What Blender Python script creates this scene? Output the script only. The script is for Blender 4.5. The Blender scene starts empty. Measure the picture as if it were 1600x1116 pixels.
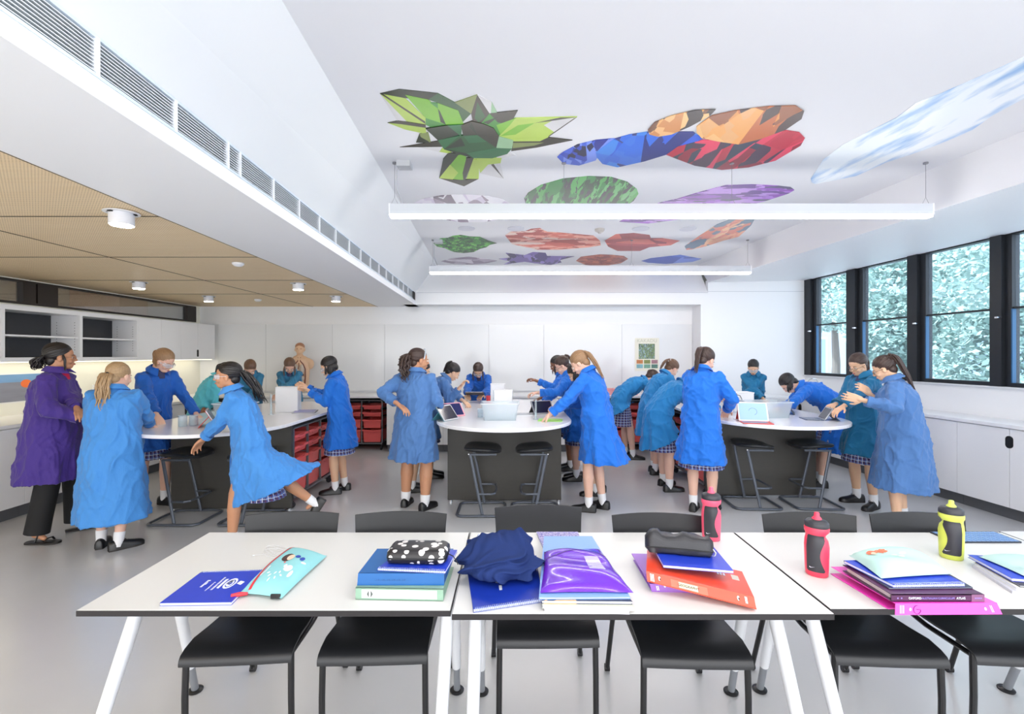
import bpy, bmesh, math, random
import numpy as np
from mathutils import Vector, Matrix, Euler

# ------------------------------------------------------------------ camera, world, exposure
SC = bpy.context.scene
COL = SC.collection
HC = 1.55                      # camera height
F = 740.0                      # focal length in pixels of the 1600 px wide frame
cam_d = bpy.data.cameras.new('camera'); cam = bpy.data.objects.new('camera', cam_d); COL.objects.link(cam)
cam.location = (0, 0, HC); cam.rotation_euler = (math.pi/2, 0, 0)
cam_d.sensor_width = 36; cam_d.lens = 36*F/1600; cam_d.shift_y = -3/1600; cam_d.clip_start = .05; cam_d.clip_end = 200
SC.camera = cam
SC.view_settings.view_transform = 'Standard'; SC.view_settings.look = 'None'
SC.view_settings.gamma = 1; SC.view_settings.use_curve_mapping = False
SC.view_settings.exposure = 1.2
W = bpy.data.worlds.new('world'); SC.world = W; W.use_nodes = True
_bg = W.node_tree.nodes['Background']; _bg.inputs[0].default_value = (.97, .98, 1, 1); _bg.inputs[1].default_value = 1.75
sun_d = bpy.data.lights.new('sun', 'SUN'); sun_d.energy = 4.5; sun_d.angle = .02; sun_d.color = (1, .97, .9)
sun = bpy.data.objects.new('sun', sun_d); COL.objects.link(sun); sun.rotation_euler = (0, math.radians(-38), 0)
LIGHTS = dict(pend=14, down=30, strip=.8, pend_fill=9)   # emission strengths of the room's lamps and the added fill pendants

def P(px, py, Y):              # point seen at a pixel at depth Y
    return Vector(((px-800)*Y/F, Y, HC-(py-555)*Y/F))
def G(px, py, z=0.0):          # point seen at a pixel on the horizontal plane z
    Y = F*(HC-z)/(py-555)
    return Vector(((px-800)*Y/F, Y, z))

# ------------------------------------------------------------------ materials
MATS = {}
def srgb(r, g, b):
    f = lambda c: (c/255/12.92) if c/255 <= .04045 else ((c/255+.055)/1.055)**2.4
    return (f(r), f(g), f(b), 1)
def _new(name):
    m = bpy.data.materials.new(name); m.use_nodes = True
    return m, m.node_tree, m.node_tree.nodes['Principled BSDF']
def N(nt, t, **kw):
    n = nt.nodes.new(t)
    for k, v in kw.items():
        if k in n.inputs: n.inputs[k].default_value = v
        else: setattr(n, k, v)
    return n
def mat(name, rgb, rough=.5, metal=0, noise=0, nscale=20, bump=0, bscale=60, stretch=(1,1,1), sheen=0, coat=0, spec=.5, sss=0):
    if name in MATS: return MATS[name]
    m, nt, b = _new(name); c = srgb(*rgb)
    b.inputs['Base Color'].default_value = c; b.inputs['Roughness'].default_value = rough
    b.inputs['Metallic'].default_value = metal; b.inputs['Specular IOR Level'].default_value = spec
    b.inputs['Sheen Weight'].default_value = sheen; b.inputs['Coat Weight'].default_value = coat
    if sss:
        b.inputs['Subsurface Weight'].default_value = sss; b.inputs['Subsurface Radius'].default_value = (.02, .008, .004)
    tc = N(nt, 'ShaderNodeTexCoord'); mp = N(nt, 'ShaderNodeMapping'); mp.inputs['Scale'].default_value = stretch
    nt.links.new(tc.outputs['Object'], mp.inputs['Vector'])
    if noise:
        n = N(nt, 'ShaderNodeTexNoise', Scale=nscale, Detail=4.0)
        nt.links.new(mp.outputs[0], n.inputs['Vector'])
        mx = nt.nodes.new('ShaderNodeMixRGB')
        mx.inputs[1].default_value = tuple(max(0, x*(1-noise)) for x in c[:3])+(1,)
        mx.inputs[2].default_value = tuple(min(1, x*(1+noise)) for x in c[:3])+(1,)
        nt.links.new(n.outputs[0], mx.inputs[0]); nt.links.new(mx.outputs[0], b.inputs['Base Color'])
    if bump:
        n = N(nt, 'ShaderNodeTexNoise', Scale=bscale, Detail=5.0)
        nt.links.new(mp.outputs[0], n.inputs['Vector'])
        bp = N(nt, 'ShaderNodeBump', Strength=bump, Distance=.02)
        nt.links.new(n.outputs[0], bp.inputs['Height']); nt.links.new(bp.outputs[0], b.inputs['Normal'])
    MATS[name] = m
    return m
def emit(name, rgb, strength):
    if name in MATS: return MATS[name]
    m, nt, b = _new(name)
    b.inputs['Base Color'].default_value = srgb(*rgb); b.inputs['Emission Color'].default_value = srgb(*rgb)
    b.inputs['Emission Strength'].default_value = strength
    MATS[name] = m
    return m
def clear(name, rgb=(255,255,255), alpha=.25, rough=.05, glass=False):
    """thin clear plastic or glass: a see-through film with a glossy surface"""
    if name in MATS: return MATS[name]
    m, nt, b = _new(name)
    tr = N(nt, 'ShaderNodeBsdfTransparent'); tr.inputs[0].default_value = srgb(*rgb)
    mx = N(nt, 'ShaderNodeMixShader'); mx.inputs[0].default_value = alpha
    b.inputs['Base Color'].default_value = srgb(*rgb); b.inputs['Roughness'].default_value = rough
    nt.links.new(tr.outputs[0], mx.inputs[1]); nt.links.new(b.outputs[0], mx.inputs[2])
    nt.links.new(mx.outputs[0], nt.nodes['Material Output'].inputs[0])
    MATS[name] = m
    return m
def palette(name, cols, scale=(3,3,3), cell=2.0, rough=.35, rot=0, edges=True, smooth=0, kind='F1', blend=None):
    """facets of a printed gem: stretched cells, each taking one colour of the palette"""
    m, nt, b = _new(name)
    tc = N(nt, 'ShaderNodeTexCoord'); mp = N(nt, 'ShaderNodeMapping')
    mp.inputs['Scale'].default_value = scale; mp.inputs['Rotation'].default_value = (0, 0, rot)
    v = N(nt, 'ShaderNodeTexVoronoi', Scale=cell*.6); v.inputs['Randomness'].default_value = 1
    ns = N(nt, 'ShaderNodeTexNoise', Scale=cell*1.5, Detail=2.0)
    ad = N(nt, 'ShaderNodeMixRGB', blend_type='ADD'); ad.inputs[0].default_value = smooth
    nt.links.new(tc.outputs['Object'], mp.inputs[0])
    nt.links.new(mp.outputs[0], ns.inputs[0]); nt.links.new(mp.outputs[0], ad.inputs[1]); nt.links.new(ns.outputs[1], ad.inputs[2])
    nt.links.new(ad.outputs[0], v.inputs[0])
    sep = N(nt, 'ShaderNodeSeparateColor'); nt.links.new(v.outputs['Color'], sep.inputs[0])
    cr = N(nt, 'ShaderNodeValToRGB'); cr.color_ramp.interpolation = 'CONSTANT'
    e = cr.color_ramp.elements
    while len(e) < len(cols): e.new(.5)
    for i, c in enumerate(cols):
        e[i].position = i/len(cols); e[i].color = srgb(*c)
    v2 = N(nt, 'ShaderNodeTexVoronoi', Scale=cell*1.3); nt.links.new(ad.outputs[0], v2.inputs[0]); sep2 = N(nt, 'ShaderNodeSeparateColor'); nt.links.new(v2.outputs['Color'], sep2.inputs[0])
    m1 = N(nt, 'ShaderNodeMath', operation='MULTIPLY_ADD'); m1.inputs[1].default_value = .22; nt.links.new(sep2.outputs[1], m1.inputs[0]); nt.links.new(sep.outputs[0], m1.inputs[2])
    m2 = N(nt, 'ShaderNodeMath', operation='FRACT'); nt.links.new(m1.outputs[0], m2.inputs[0]); nt.links.new(m2.outputs[0], cr.inputs[0])
    nt.links.new(cr.outputs[0], b.inputs['Base Color']); b.inputs['Roughness'].default_value = rough
    MATS[name] = m
    return m

# ------------------------------------------------------------------ mesh builder
class MB:
    def __init__(s): s.v = []; s.f = []; s.mi = []; s.sm = []; s.uv = {}
    def add(s, vs, fs, mi=0, smooth=False, M=None):
        o = len(s.v)
        for p in vs:
            p = Vector(p)
            if M is not None: p = M @ p
            s.v.append(tuple(p))
        for f in fs:
            s.f.append(tuple(i+o for i in f)); s.mi.append(mi); s.sm.append(smooth)
        return s
    def box(s, x0, x1, y0, y1, z0, z1, mi=0, M=None):
        vs = [(x, y, z) for x in (x0, x1) for y in (y0, y1) for z in (z0, z1)]
        return s.add(vs, [(0,1,3,2),(4,6,7,5),(0,4,5,1),(2,3,7,6),(0,2,6,4),(1,5,7,3)], mi, False, M)
    def prism(s, pts, z0, z1, mi=0, M=None, smooth=False):
        n = len(pts)
        vs = [(p[0], p[1], z0) for p in pts]+[(p[0], p[1], z1) for p in pts]
        fs = [tuple(range(n-1, -1, -1)), tuple(range(n, 2*n))]+[(i, (i+1) % n, n+(i+1) % n, n+i) for i in range(n)]
        return s.add(vs, fs, mi, smooth, M)
    def loft(s, rings, mi=0, cap=True, smooth=True, closed=True, M=None):
        n = len(rings[0]); vs = [p for r in rings for p in r]; fs = []
        for k in range(len(rings)-1):
            for i in range(n if closed else n-1):
                j = (i+1) % n
                fs.append((k*n+i, k*n+j, (k+1)*n+j, (k+1)*n+i))
        if cap and closed:
            fs.append(tuple(range(n-1, -1, -1))); fs.append(tuple((len(rings)-1)*n+i for i in range(n)))
        return s.add(vs, fs, mi, smooth, M)
    def tube(s, pts, r, n=10, mi=0, cap=True, M=None, flat=1.0):
        pts = [Vector(p) for p in pts]
        rr = r if isinstance(r, (list, tuple)) else [r]*len(pts)
        rings = []; up = None
        for i, p in enumerate(pts):
            t = (pts[min(i+1, len(pts)-1)]-pts[max(i-1, 0)])
            t = t.normalized() if t.length > 1e-9 else Vector((0,0,1))
            if up is None:
                up = Vector((0,0,1)) if abs(t.z) < .9 else Vector((0,1,0))
            a = t.cross(up)
            if a.length < 1e-6: a = t.cross(Vector((1,0,0)))
            a.normalize(); b = a.cross(t).normalized(); up = b
            rings.append([p+(a*math.cos(q)+b*math.sin(q)*flat)*rr[i] for q in [2*math.pi*k/n for k in range(n)]])
        return s.loft(rings, mi, cap, True, True, M)
    def cyl(s, x, y, z0, z1, r, r2=None, n=24, mi=0, M=None):
        r2 = r if r2 is None else r2
        rg = lambda z, q: [(x+q*math.cos(2*math.pi*k/n), y+q*math.sin(2*math.pi*k/n), z) for k in range(n)]
        return s.loft([rg(z0, r), rg(z1, r2)], mi, True, True, True, M)
    def lathe(s, prof, x=0, y=0, n=28, mi=0, M=None, sx=1, sy=1):
        rings = [[(x+r*sx*math.cos(2*math.pi*k/n), y+r*sy*math.sin(2*math.pi*k/n), z) for k in range(n)] for r, z in prof]
        return s.loft(rings, mi, True, True, True, M)
    def ball(s, c, r, n=14, m=9, mi=0, M=None):
        r = r if isinstance(r, (tuple, list)) else (r, r, r)
        prof = [(math.sin(math.pi*(k+.02*(k == 0)-.02*(k == m))/m), -math.cos(math.pi*k/m)) for k in range(m+1)]
        rings = [[(c[0]+r[0]*q*math.cos(2*math.pi*k/n), c[1]+r[1]*q*math.sin(2*math.pi*k/n), c[2]+r[2]*z) for k in range(n)] for q, z in prof]
        return s.loft(rings, mi, True, True, True, M)
    def quad(s, a, b, c, d, mi=0):
        return s.add([a, b, c, d], [(0,1,2,3)], mi)
    def build(s, name, mats, parent=None, bevel=0, seg=2, sharp=35, label=None):
        me = bpy.data.meshes.new(name); me.from_pydata(s.v, [], s.f)
        for m in (mats if isinstance(mats, (list, tuple)) else [mats]): me.materials.append(m)
        me.polygons.foreach_set('material_index', s.mi); me.polygons.foreach_set('use_smooth', s.sm)
        if any(s.sm): me.set_sharp_from_angle(angle=math.radians(sharp))
        me.update()
        o = bpy.data.objects.new(name, me); COL.objects.link(o)
        if parent: o.parent = parent
        if bevel:
            b = o.modifiers.new('bevel', 'BEVEL'); b.width = bevel; b.segments = seg; b.limit_method = 'ANGLE'; b.angle_limit = .6
        if label: o['label'] = label
        return o
def rounded(w, d, r, n=6, x=0, y=0):
    pts = []
    for cx, cy, a0 in ((w/2-r, d/2-r, 0), (-w/2+r, d/2-r, 90), (-w/2+r, -d/2+r, 180), (w/2-r, -d/2+r, 270)):
        for k in range(n+1):
            a = math.radians(a0+90*k/n); pts.append((x+cx+r*math.cos(a), y+cy+r*math.sin(a)))
    return pts
def tag(o, label, cat, group=None):
    o['label'] = label; o['category'] = cat
    if group: o['group'] = group
    return o
def thing(name, label, cat, loc=(0,0,0), rz=0, group=None):
    o = bpy.data.objects.new(name, None); COL.objects.link(o); o.empty_display_size = .1
    o.location = loc; o.rotation_euler = (0, 0, math.radians(rz))
    return tag(o, label, cat, group)
def struct(o):
    o['kind'] = 'structure'; return o
def children(o): return [c for c in KIDS_CACHE.get(o.name, [])]
KIDS_CACHE = {}
def dup(root, loc, rz=0, label=None, group=None):
    """copy of a thing with copies of its parts and sub-parts"""
    def rec(o, par):
        c = o.copy(); COL.objects.link(c)
        if par is not None: c.parent = par; c.matrix_parent_inverse = o.matrix_parent_inverse.copy()
        for k in [q for q in bpy.data.objects if q.parent == o and q is not c]: rec(k, c)
        return c
    r = rec(root, None); r.location = loc; r.rotation_euler = (0, 0, math.radians(rz))
    if label: r['label'] = label
    if group: r['group'] = group
    return r
def text(body, name, m, parent, M, size=.02, depth=.0006, align='CENTER'):
    """lettering as its own mesh"""
    cu = bpy.data.curves.new(name, 'FONT'); cu.body = body; cu.size = size; cu.extrude = depth; cu.align_x = align; cu.align_y = 'CENTER'
    t = bpy.data.objects.new(name+'_curve', cu); COL.objects.link(t)
    dg = bpy.context.evaluated_depsgraph_get()
    me = bpy.data.meshes.new_from_object(t.evaluated_get(dg)); bpy.data.objects.remove(t)
    me.name = name; me.materials.clear(); me.materials.append(m)
    o = bpy.data.objects.new(name, me); COL.objects.link(o); o.parent = parent; o.matrix_local = M
    return o
def RZ(d): return Matrix.Rotation(math.radians(d), 4, 'Z')
def RX(d): return Matrix.Rotation(math.radians(d), 4, 'X')
def RY(d): return Matrix.Rotation(math.radians(d), 4, 'Y')
def T(x, y, z): return Matrix.Translation((x, y, z))

M_wall = mat('white wall paint', (240, 241, 243), .6)
M_ceil = mat('ceiling paint', (229, 230, 234), .7)
M_white = mat('white laminate', (238, 238, 240), .35)
M_board = mat('whiteboard surface', (228, 230, 232), .12)
M_black = mat('black plastic', (26, 26, 28), .4)
M_dark = mat('dark anodised frame', (38, 41, 46), .4, .3)
M_brownframe = mat('dark brown frame', (42, 34, 30), .45)
M_grey = mat('mid grey', (110, 112, 116), .5)
M_toe = mat('grey plinth', (92, 94, 98), .5)
M_chrome = mat('chrome', (220, 222, 225), .12, 1)
M_darkback = mat('charcoal panel', (52, 53, 57), .5, noise=.1)
M_black2 = mat('black slot', (12, 12, 13), .6)
M_red = mat('red tray plastic', (236, 102, 100), .35, noise=.05)
# ------------------------------------------------------------------ the room
ZC, ZS, ZR = 3.11, 2.386, 2.75         # main ceiling, left soffit, right soffit
YB, YF = 8.2, 7.83                      # recessed whiteboard wall, fascia plane
Y0 = -2.4                               # how far the room is built behind the camera
XB = lambda y: -1.59+.04*(7.54-y)       # face with the air grille
XC = lambda y: -1.206+.0477*(6.157-y)   # left edge of the main ceiling
XWD = lambda y: -2.315+.036*(8.18-y)    # edge of the timber ceiling
XR = lambda y: 3.357+.07*(6.21-y)       # right bulkhead face
XW = lambda y: 4.85+.065*(7.83-y)       # window wall
XL = -5.4
M_tile = mat('grey vinyl floor', (198, 198, 199), .22, noise=.04, nscale=3, bump=.02, bscale=300, spec=.8)
b = MB(); b.box(-7.2, 6.2, Y0, YB+.1, -.12, 0); struct(b.build('floor', M_tile))
# main ceiling, the sloped cheeks and bulkheads
b = MB(); b.quad((XC(Y0), Y0, ZC), (XC(YB), YB, ZC), (XR(YB), YB, ZC), (XR(Y0), Y0, ZC)); struct(b.build('ceiling', M_ceil))
M_cheek = mat('sloped cheek paint', (228, 231, 234), .55)
b = MB(); b.quad((XB(Y0), Y0, 2.585), (XB(YF), YF, 2.585), (XC(YB), YB, ZC), (XC(Y0), Y0, ZC)); struct(b.build('ceiling_sloped_cheek', M_cheek))
M_bulk = mat('bulkhead paint', (244, 245, 247), .5)
b = MB()
b.quad((XB(Y0), Y0, ZS), (XB(YF), YF, ZS), (XB(YF), YF, 2.455), (XB(Y0), Y0, 2.455))
b.quad((XB(Y0), Y0, ZS), (XB(YF), YF, ZS), (XWD(YF), YF, ZS), (XWD(Y0), Y0, ZS))
b.quad((XB(YF), YF, ZS), (XB(YF), YB, ZS), (XWD(YB), YB, ZS), (XWD(YF), YF, ZS))
struct(b.build('ceiling_left_bulkhead', M_bulk))
b = MB(); b.box(XB(Y0)-.30, XB(Y0)-.28, Y0, YF, 2.44, 2.60); 
# dark duct behind the grille
b = MB()
n0, n1 = Vector((XB(Y0), Y0, 0)), Vector((XB(YF), YF, 0))
off = Vector((-.10, 0, 0))
b.quad(n0+off+Vector((0,0,2.44)), n1+off+Vector((0,0,2.44)), n1+off+Vector((0,0,2.6)), n0+off+Vector((0,0,2.6)))
b.quad(n0+Vector((0,0,2.585)), n1+Vector((0,0,2.585)), n1+off+Vector((0,0,2.6)), n0+off+Vector((0,0,2.6)))
b.quad(n0+Vector((0,0,2.455)), n1+Vector((0,0,2.455)), n1+off+Vector((0,0,2.44)), n0+off+Vector((0,0,2.44)))
struct(b.build('ceiling_air_duct', mat('duct grey', (70, 82, 96), .7)))
# timber ceiling
m, nt, bs = _new('perforated plywood')
tc = N(nt, 'ShaderNodeTexCoord'); sp = N(nt, 'ShaderNodeSeparateXYZ'); nt.links.new(tc.outputs['Object'], sp.inputs[0])
def math_(op, a, b_=None):
    n = N(nt, 'ShaderNodeMath', operation=op)
    for i, q in enumerate((a, b_)):
        if q is None: continue
        if isinstance(q, (int, float)): n.inputs[i].default_value = q
        else: nt.links.new(q, n.inputs[i])
    return n.outputs[0]
fx = math_('SUBTRACT', math_('FRACT', math_('MULTIPLY', sp.outputs[0], 62.5)), .5)
fy = math_('SUBTRACT', math_('FRACT', math_('MULTIPLY', sp.outputs[1], 62.5)), .5)
d2 = math_('ADD', math_('MULTIPLY', fx, fx), math_('MULTIPLY', fy, fy))
hole = math_('LESS_THAN', d2, .04)
wv = N(nt, 'ShaderNodeTexNoise', Scale=2.2, Detail=6.0); mp = N(nt, 'ShaderNodeMapping'); mp.inputs['Scale'].default_value = (1, 14, 1)
nt.links.new(tc.outputs['Object'], mp.inputs[0]); nt.links.new(mp.outputs[0], wv.inputs[0])
mx = nt.nodes.new('ShaderNodeMixRGB'); mx.inputs[1].default_value = srgb(234, 206, 162); mx.inputs[2].default_value = srgb(244, 224, 188)
nt.links.new(wv.outputs[0], mx.inputs[0])
mh = nt.nodes.new('ShaderNodeMixRGB'); mh.inputs[2].default_value = srgb(160, 130, 92)
nt.links.new(hole, mh.inputs[0]); nt.links.new(mx.outputs[0], mh.inputs[1]); nt.links.new(mh.outputs[0], bs.inputs['Base Color']); bs.inputs['Roughness'].default_value = .5
MATS['ply'] = m
b = MB(); b.quad((XL, Y0, ZS+.004), (XL, YB, ZS+.004), (XWD(YB), YB, ZS+.004), (XWD(Y0), Y0, ZS+.004)); struct(b.build('ceiling_timber', m))
b = MB()
b.quad((XWD(Y0)-.008, Y0, ZS-.001), (XWD(YB)-.008, YB, ZS-.001), (XWD(YB), YB, ZS-.001), (XWD(Y0), Y0, ZS-.001))
for y in (1.62, 2.86, 4.05, 5.3, 6.5): b.box(XL, XWD(y)-.01, y, y+.004, ZS, ZS+.003)
b.box(-3.45, -3.446, Y0, YB, ZS, ZS+.003)
struct(b.build('trim_1', mat('shadow gap', (60, 50, 40), .8)))
# right bulkhead and window side ceiling
M_rb = mat('right bulkhead paint', (226, 226, 230), .6)
b = MB(); b.quad((XR(Y0), Y0, ZR), (XR(YF), YF, ZR), (XR(YB), YB, ZC), (XR(Y0), Y0, ZC)); struct(b.build('ceiling_right_bulkhead', M_rb))
b = MB(); b.quad((XR(Y0), Y0, ZR), (XR(YF), YF, ZR), (XW(YF)+.1, YF, ZR+.04), (XW(Y0)+.1, Y0, ZR+.04)); struct(b.build('ceiling_window_side', M_bulk))
# back wall: whiteboard recess, fascia, right return
b = MB()
b.box(XL-.1, 3.12, YB, YB+.1, 0, 2.39)
b.quad((XB(YF), YF, 2.585), (3.24, YF, 2.585), (XR(YB), YB, ZC), (XC(YB), YB, ZC))
b.box(XB(YF), 3.24, YF, YF+.02, ZS, 2.585)
b.box(3.12, 3.24, YF, YB+.1, 0, ZS); b.quad((XB(YF)-.2, YF, ZS), (3.24, YF, ZS), (3.24, YB, ZS), (XB(YF)-.2, YB, ZS))
b.box(3.24, XW(YF)+.2, YF, YF+.1, 0, ZR+.04)
struct(b.build('wall_back', M_wall))
b = MB(); b.box(XB(YF)+.02, 3.24, YF-.003, YF, 2.578, 2.585); b.box(3.24, XW(YF), YF-.003, YF, 2.60, 2.606); struct(b.build('trim_2', mat('joint line', (200, 203, 208), .6)))
wb = thing('whiteboard_wall', 'long wall of joined glossy whiteboard panels in the back recess', 'whiteboard', (0, YB, 0))
xs = [-5.08, -4.25, -3.1, -2.2, -.4, .55, 1.9, 3.11]
for i in range(7):
    b = MB(); b.box(xs[i]+.002, xs[i+1]-.002, -.02, -.001, .93, 2.08); b.build('panel', M_board, wb)
b = MB(); b.box(xs[0], xs[-1], -.024, -.001, 2.08, 2.095); b.build('rail', M_white, wb)
# floor cove at the back and side walls beyond
b = MB(); b.box(-5.5, XL, Y0, YB+.1, 0, 2.11); b.box(-5.5, XL, 8.08, YB+.1, 2.11, ZS+.05); b.box(XL-.1, XL, Y0, 8.08, 2.37, ZS+.05); struct(b.build('wall_left', mat('cream splashback', (246, 244, 232), .35)))
# clerestory strip in the left wall
w = struct(bpy.data.objects.new('window_1', None)); COL.objects.link(w)
b = MB()
b.box(XL-.05, XL+.012, Y0, 8.08, 2.11, 2.135); b.box(XL-.05, XL+.012, Y0, 8.08, 2.356, 2.376)
for y0, y1 in ((5.22, 5.36), (5.38, 5.62), (7.86, 8.08), (2.7, 2.95), (.2, .45)): b.box(XL-.05, XL+.014, y0, y1, 2.135, 2.356)
b.build('window_frame', M_brownframe, w)
b = MB(); b.box(XL-.03, XL-.024, Y0, 8.0, 2.13, 2.36)
m, nt, bs = _new('corridor glass'); bs.inputs['Base Color'].default_value = srgb(150, 165, 160); bs.inputs['Roughness'].default_value = .03
tr = N(nt, 'ShaderNodeBsdfTransparent'); mxs = N(nt, 'ShaderNodeMixShader'); mxs.inputs[0].default_value = .35
gl = N(nt, 'ShaderNodeBsdfGlossy'); gl.inputs['Roughness'].default_value = .03
nt.links.new(tr.outputs[0], mxs.inputs[1]); nt.links.new(gl.outputs[0], mxs.inputs[2]); nt.links.new(mxs.outputs[0], nt.nodes['Material Output'].inputs[0])
b.build('window_pane', m, w)
b = MB(); b.box(-7.2, -7.1, Y0, YB+.1, 0, 3.2); b.box(-7.2, -5.5, Y0, YB+.1, 3.15, 3.25); b.box(-7.2, -5.4, YB, YB+.1, 0, 3.2)
struct(b.build('wall_corridor', mat('corridor wall', (120, 130, 126), .6, noise=.25, nscale=1.2, stretch=(1, 1, .3))))
b = MB(); b.box(-7.1, -7.05, 8.0, 10, 2.0, 3.1); b.box(-7.1, -6.3, 7.6, 8.19, 2.0, 3.14); struct(b.build('wall_corridor_timber', mat('orange timber panel', (150, 98, 76), .5)))
# window wall on the right
ZSILL, ZHEAD = 1.213, 2.79
yaw = math.degrees(math.atan(.065))
ww = lambda y, d=0: XW(y)+d
b = MB()
def wseg(b, y0, y1, z0, z1, d0, d1, mi=0):
    vs = [(XW(y)+d, y, z) for y in (y0, y1) for d in (d0, d1) for z in (z0, z1)]
    b.add(vs, [(0,1,3,2),(4,6,7,5),(0,4,5,1),(2,3,7,6),(0,2,6,4),(1,5,7,3)], mi)
wseg(b, Y0, YF+.1, 0, ZSILL, 0, .2); wseg(b, Y0, YF+.1, ZHEAD, 3.2, 0, .2)
struct(b.build('wall_right', M_wall))
b = MB(); wseg(b, Y0, YF, ZSILL, ZSILL+.012, -.045, .05); struct(b.build('trim_3', M_white))
posts = [(7.60, YF), (6.676, 6.93), (5.73, 5.94), (4.80, 4.975), (3.87, 4.06), (2.94, 3.13), (2.0, 2.2), (1.07, 1.26), (.14, .33), (-.8, -.6), (-1.7, -1.5), (Y0, -2.3)]
M_glass = clear('window glass', (235, 246, 255), .06, .02)
M_blue = mat('blue edge of frame', (40, 96, 140), .4)
for i in range(len(posts)-1):
    w = struct(bpy.data.objects.new('window_%d' % (i+2), None)); COL.objects.link(w)
    y1, y0 = posts[i][0], posts[i+1][1]      # glass from y0 (near) to y1 (far)
    b = MB()
    ya, yb = posts[i]
    wseg(b, ya+.0, ya+(yb-ya)*.36, ZSILL+.01, ZHEAD, .02, .1); wseg(b, ya+(yb-ya)*.36, yb, ZSILL+.01, ZHEAD, -.02, .1)
    wseg(b, y0, y1, ZSILL+.01, ZSILL+.055, .01, .1); wseg(b, y0, y1, ZHEAD-.018, ZHEAD, .01, .1); wseg(b, y0, y1, 2.02, 2.04, .03, .08)
    b.build('window_frame', M_dark, w)
    b = MB(); wseg(b, y0, y1, ZSILL+.055, ZHEAD-.018, .052, .058); b.build('window_pane', M_glass, w)
    b = MB(); wseg(b, y1-.012, y1, ZSILL+.055, 2.02, .012, .05); b.build('sash_edge', M_blue, w)
    b = MB(); wseg(b, ya+.06, ya+.09, 1.93, 1.945, -.06, -.018); b.build('window_handle', M_chrome, w)
# roof slab and far side keep the sky out
b = MB(); b.box(-7.3, 6.0, Y0, 9, 3.3, 3.5); b.box(-7.3, -7.2, Y0, 9, 0, 3.5); b.box(-7.3, 5.0, 8.35, 8.4, 0, 3.5); struct(b.build('roof', mat('roof', (200, 200, 200), .8)))

# skirtings
b = MB(); b.box(XB(YF), 3.12, YB-.01, YB, 0, .1); struct(b.build('baseboard_back', M_toe))

# ------------------------------------------------------------------ air grille
v = thing('air_grille', 'long white linear air grille of horizontal blades along the bulkhead', 'vent')
b = MB()
def gseg(b, y0, y1, z0, z1, d0, d1):
    vs = [(XB(y)+d, y, z) for y in (y0, y1) for d in (d0, d1) for z in (z0, z1)]
    b.add(vs, [(0,1,3,2),(4,6,7,5),(0,4,5,1),(2,3,7,6),(0,2,6,4),(1,5,7,3)])
gseg(b, Y0, 7.6, 2.452, 2.463, -.02, .004); gseg(b, Y0, 7.6, 2.577, 2.588, -.02, .004)
b.build('frame', mat('grille frame', (214, 226, 238), .4), v)
b = MB()
for k in range(9):
    z = 2.470+k*.0122
    vs = [(XB(y)+d, y, z+dz) for y in (Y0, 7.58) for d, dz in ((-.022, .005), (.0, -.001), (-.022, .007), (.0, .0025))]
    b.add(vs, [(0,1,3,2),(4,6,7,5),(0,4,5,1),(2,3,7,6),(0,2,6,4),(1,5,7,3)])
b.build('blades', mat('grille blades', (222, 228, 232), .4), v)
ys = [1.17, 1.54, 1.92, 2.30, 2.41]+[2.41+.367*k for k in range(1, 14)]
for y in ys: b = MB(); gseg(b, y-.008, y+.008, 2.455, 2.585, -.015, .005); b.build('mullion', mat('grille mullions', (238, 240, 246), .4), v)

# ------------------------------------------------------------------ pendants
def pendant(x0, x1, y, ztop, label, cables, s, tilt=0):
    t = thing('linear_pendant_light', label, 'light', ((x0+x1)/2, y, ztop), tilt, 'linear pendant lights')
    h = (x1-x0)/2
    b = MB(); b.box(-h, h, -.035, .035, -.085, 0); b.build('housing', mat('pendant housing', (214, 217, 222), .35, .3), t, .003)
    b = MB(); b.box(-h+.003, h-.003, -.033, .033, -.105, -.0855); b.build('diffuser', emit('pendant diffuser', (255, 250, 244), s), t)
    for sx in (-1, 1):
        b = MB(); b.box(sx*h-.006, sx*h+.006, -.036, .036, -.088, .002); b.build('end_cap', M_white, t)
    for cx in cables:
        top = ZC-ztop
        b = MB(); b.tube([(cx-(x0+x1)/2, 0, .06), (cx-(x0+x1)/2, 0, top)], .0018, 6); b.cyl(cx-(x0+x1)/2, 0, top-.012, top, .018)
        b.tube([(cx-(x0+x1)/2-.03, 0, 0), (cx-(x0+x1)/2, 0, .06), (cx-(x0+x1)/2+.03, 0, 0)], .0015, 6)
        b.build('cable', mat('steel cable', (150, 150, 155), .4, .6), t)
    return t
def rose(t, x, y, dx):
    b = MB(); b.box(-.055, .055, -.05, .05, -.045, 0, M=T(dx+.08, 0, ZC-t.location.z)); b.tube([(dx+.05, 0, ZC-t.location.z-.04), (dx+.02, 0, .28), (dx+.02, 0, .12), (dx+.07, 0, 0)], .004, 6)
    b.build('power_box', mat('power box', (190, 192, 196), .5), t)
p1 = pendant(-.985, 3.384, 3.835, 2.768, 'nearer of the two bright linear lights hanging across the ceiling', [-.95, .42, 1.78, 3.35], LIGHTS['pend'])
rose(p1, 0, 0, -2.15)
p2 = pendant(-1.109, 3.222, 6.41, 2.754, 'farther of the two bright linear lights, nearest the whiteboard wall', [-1.07, 1.62, 3.19], LIGHTS['pend'])
rose(p2, 0, 0, -2.13)
p3 = pendant(-.9, 3.5, 1.0, 2.77, 'added fill pendant light, out of view above the camera', [-.85, 3.45], LIGHTS['pend_fill'])  # this pendant and the next are unseen, added to fill the room with light
p4 = pendant(-.9, 3.5, -1.3, 2.77, 'added fill pendant light, out of view behind the camera', [-.85, 3.45], LIGHTS['pend_fill'])

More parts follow.
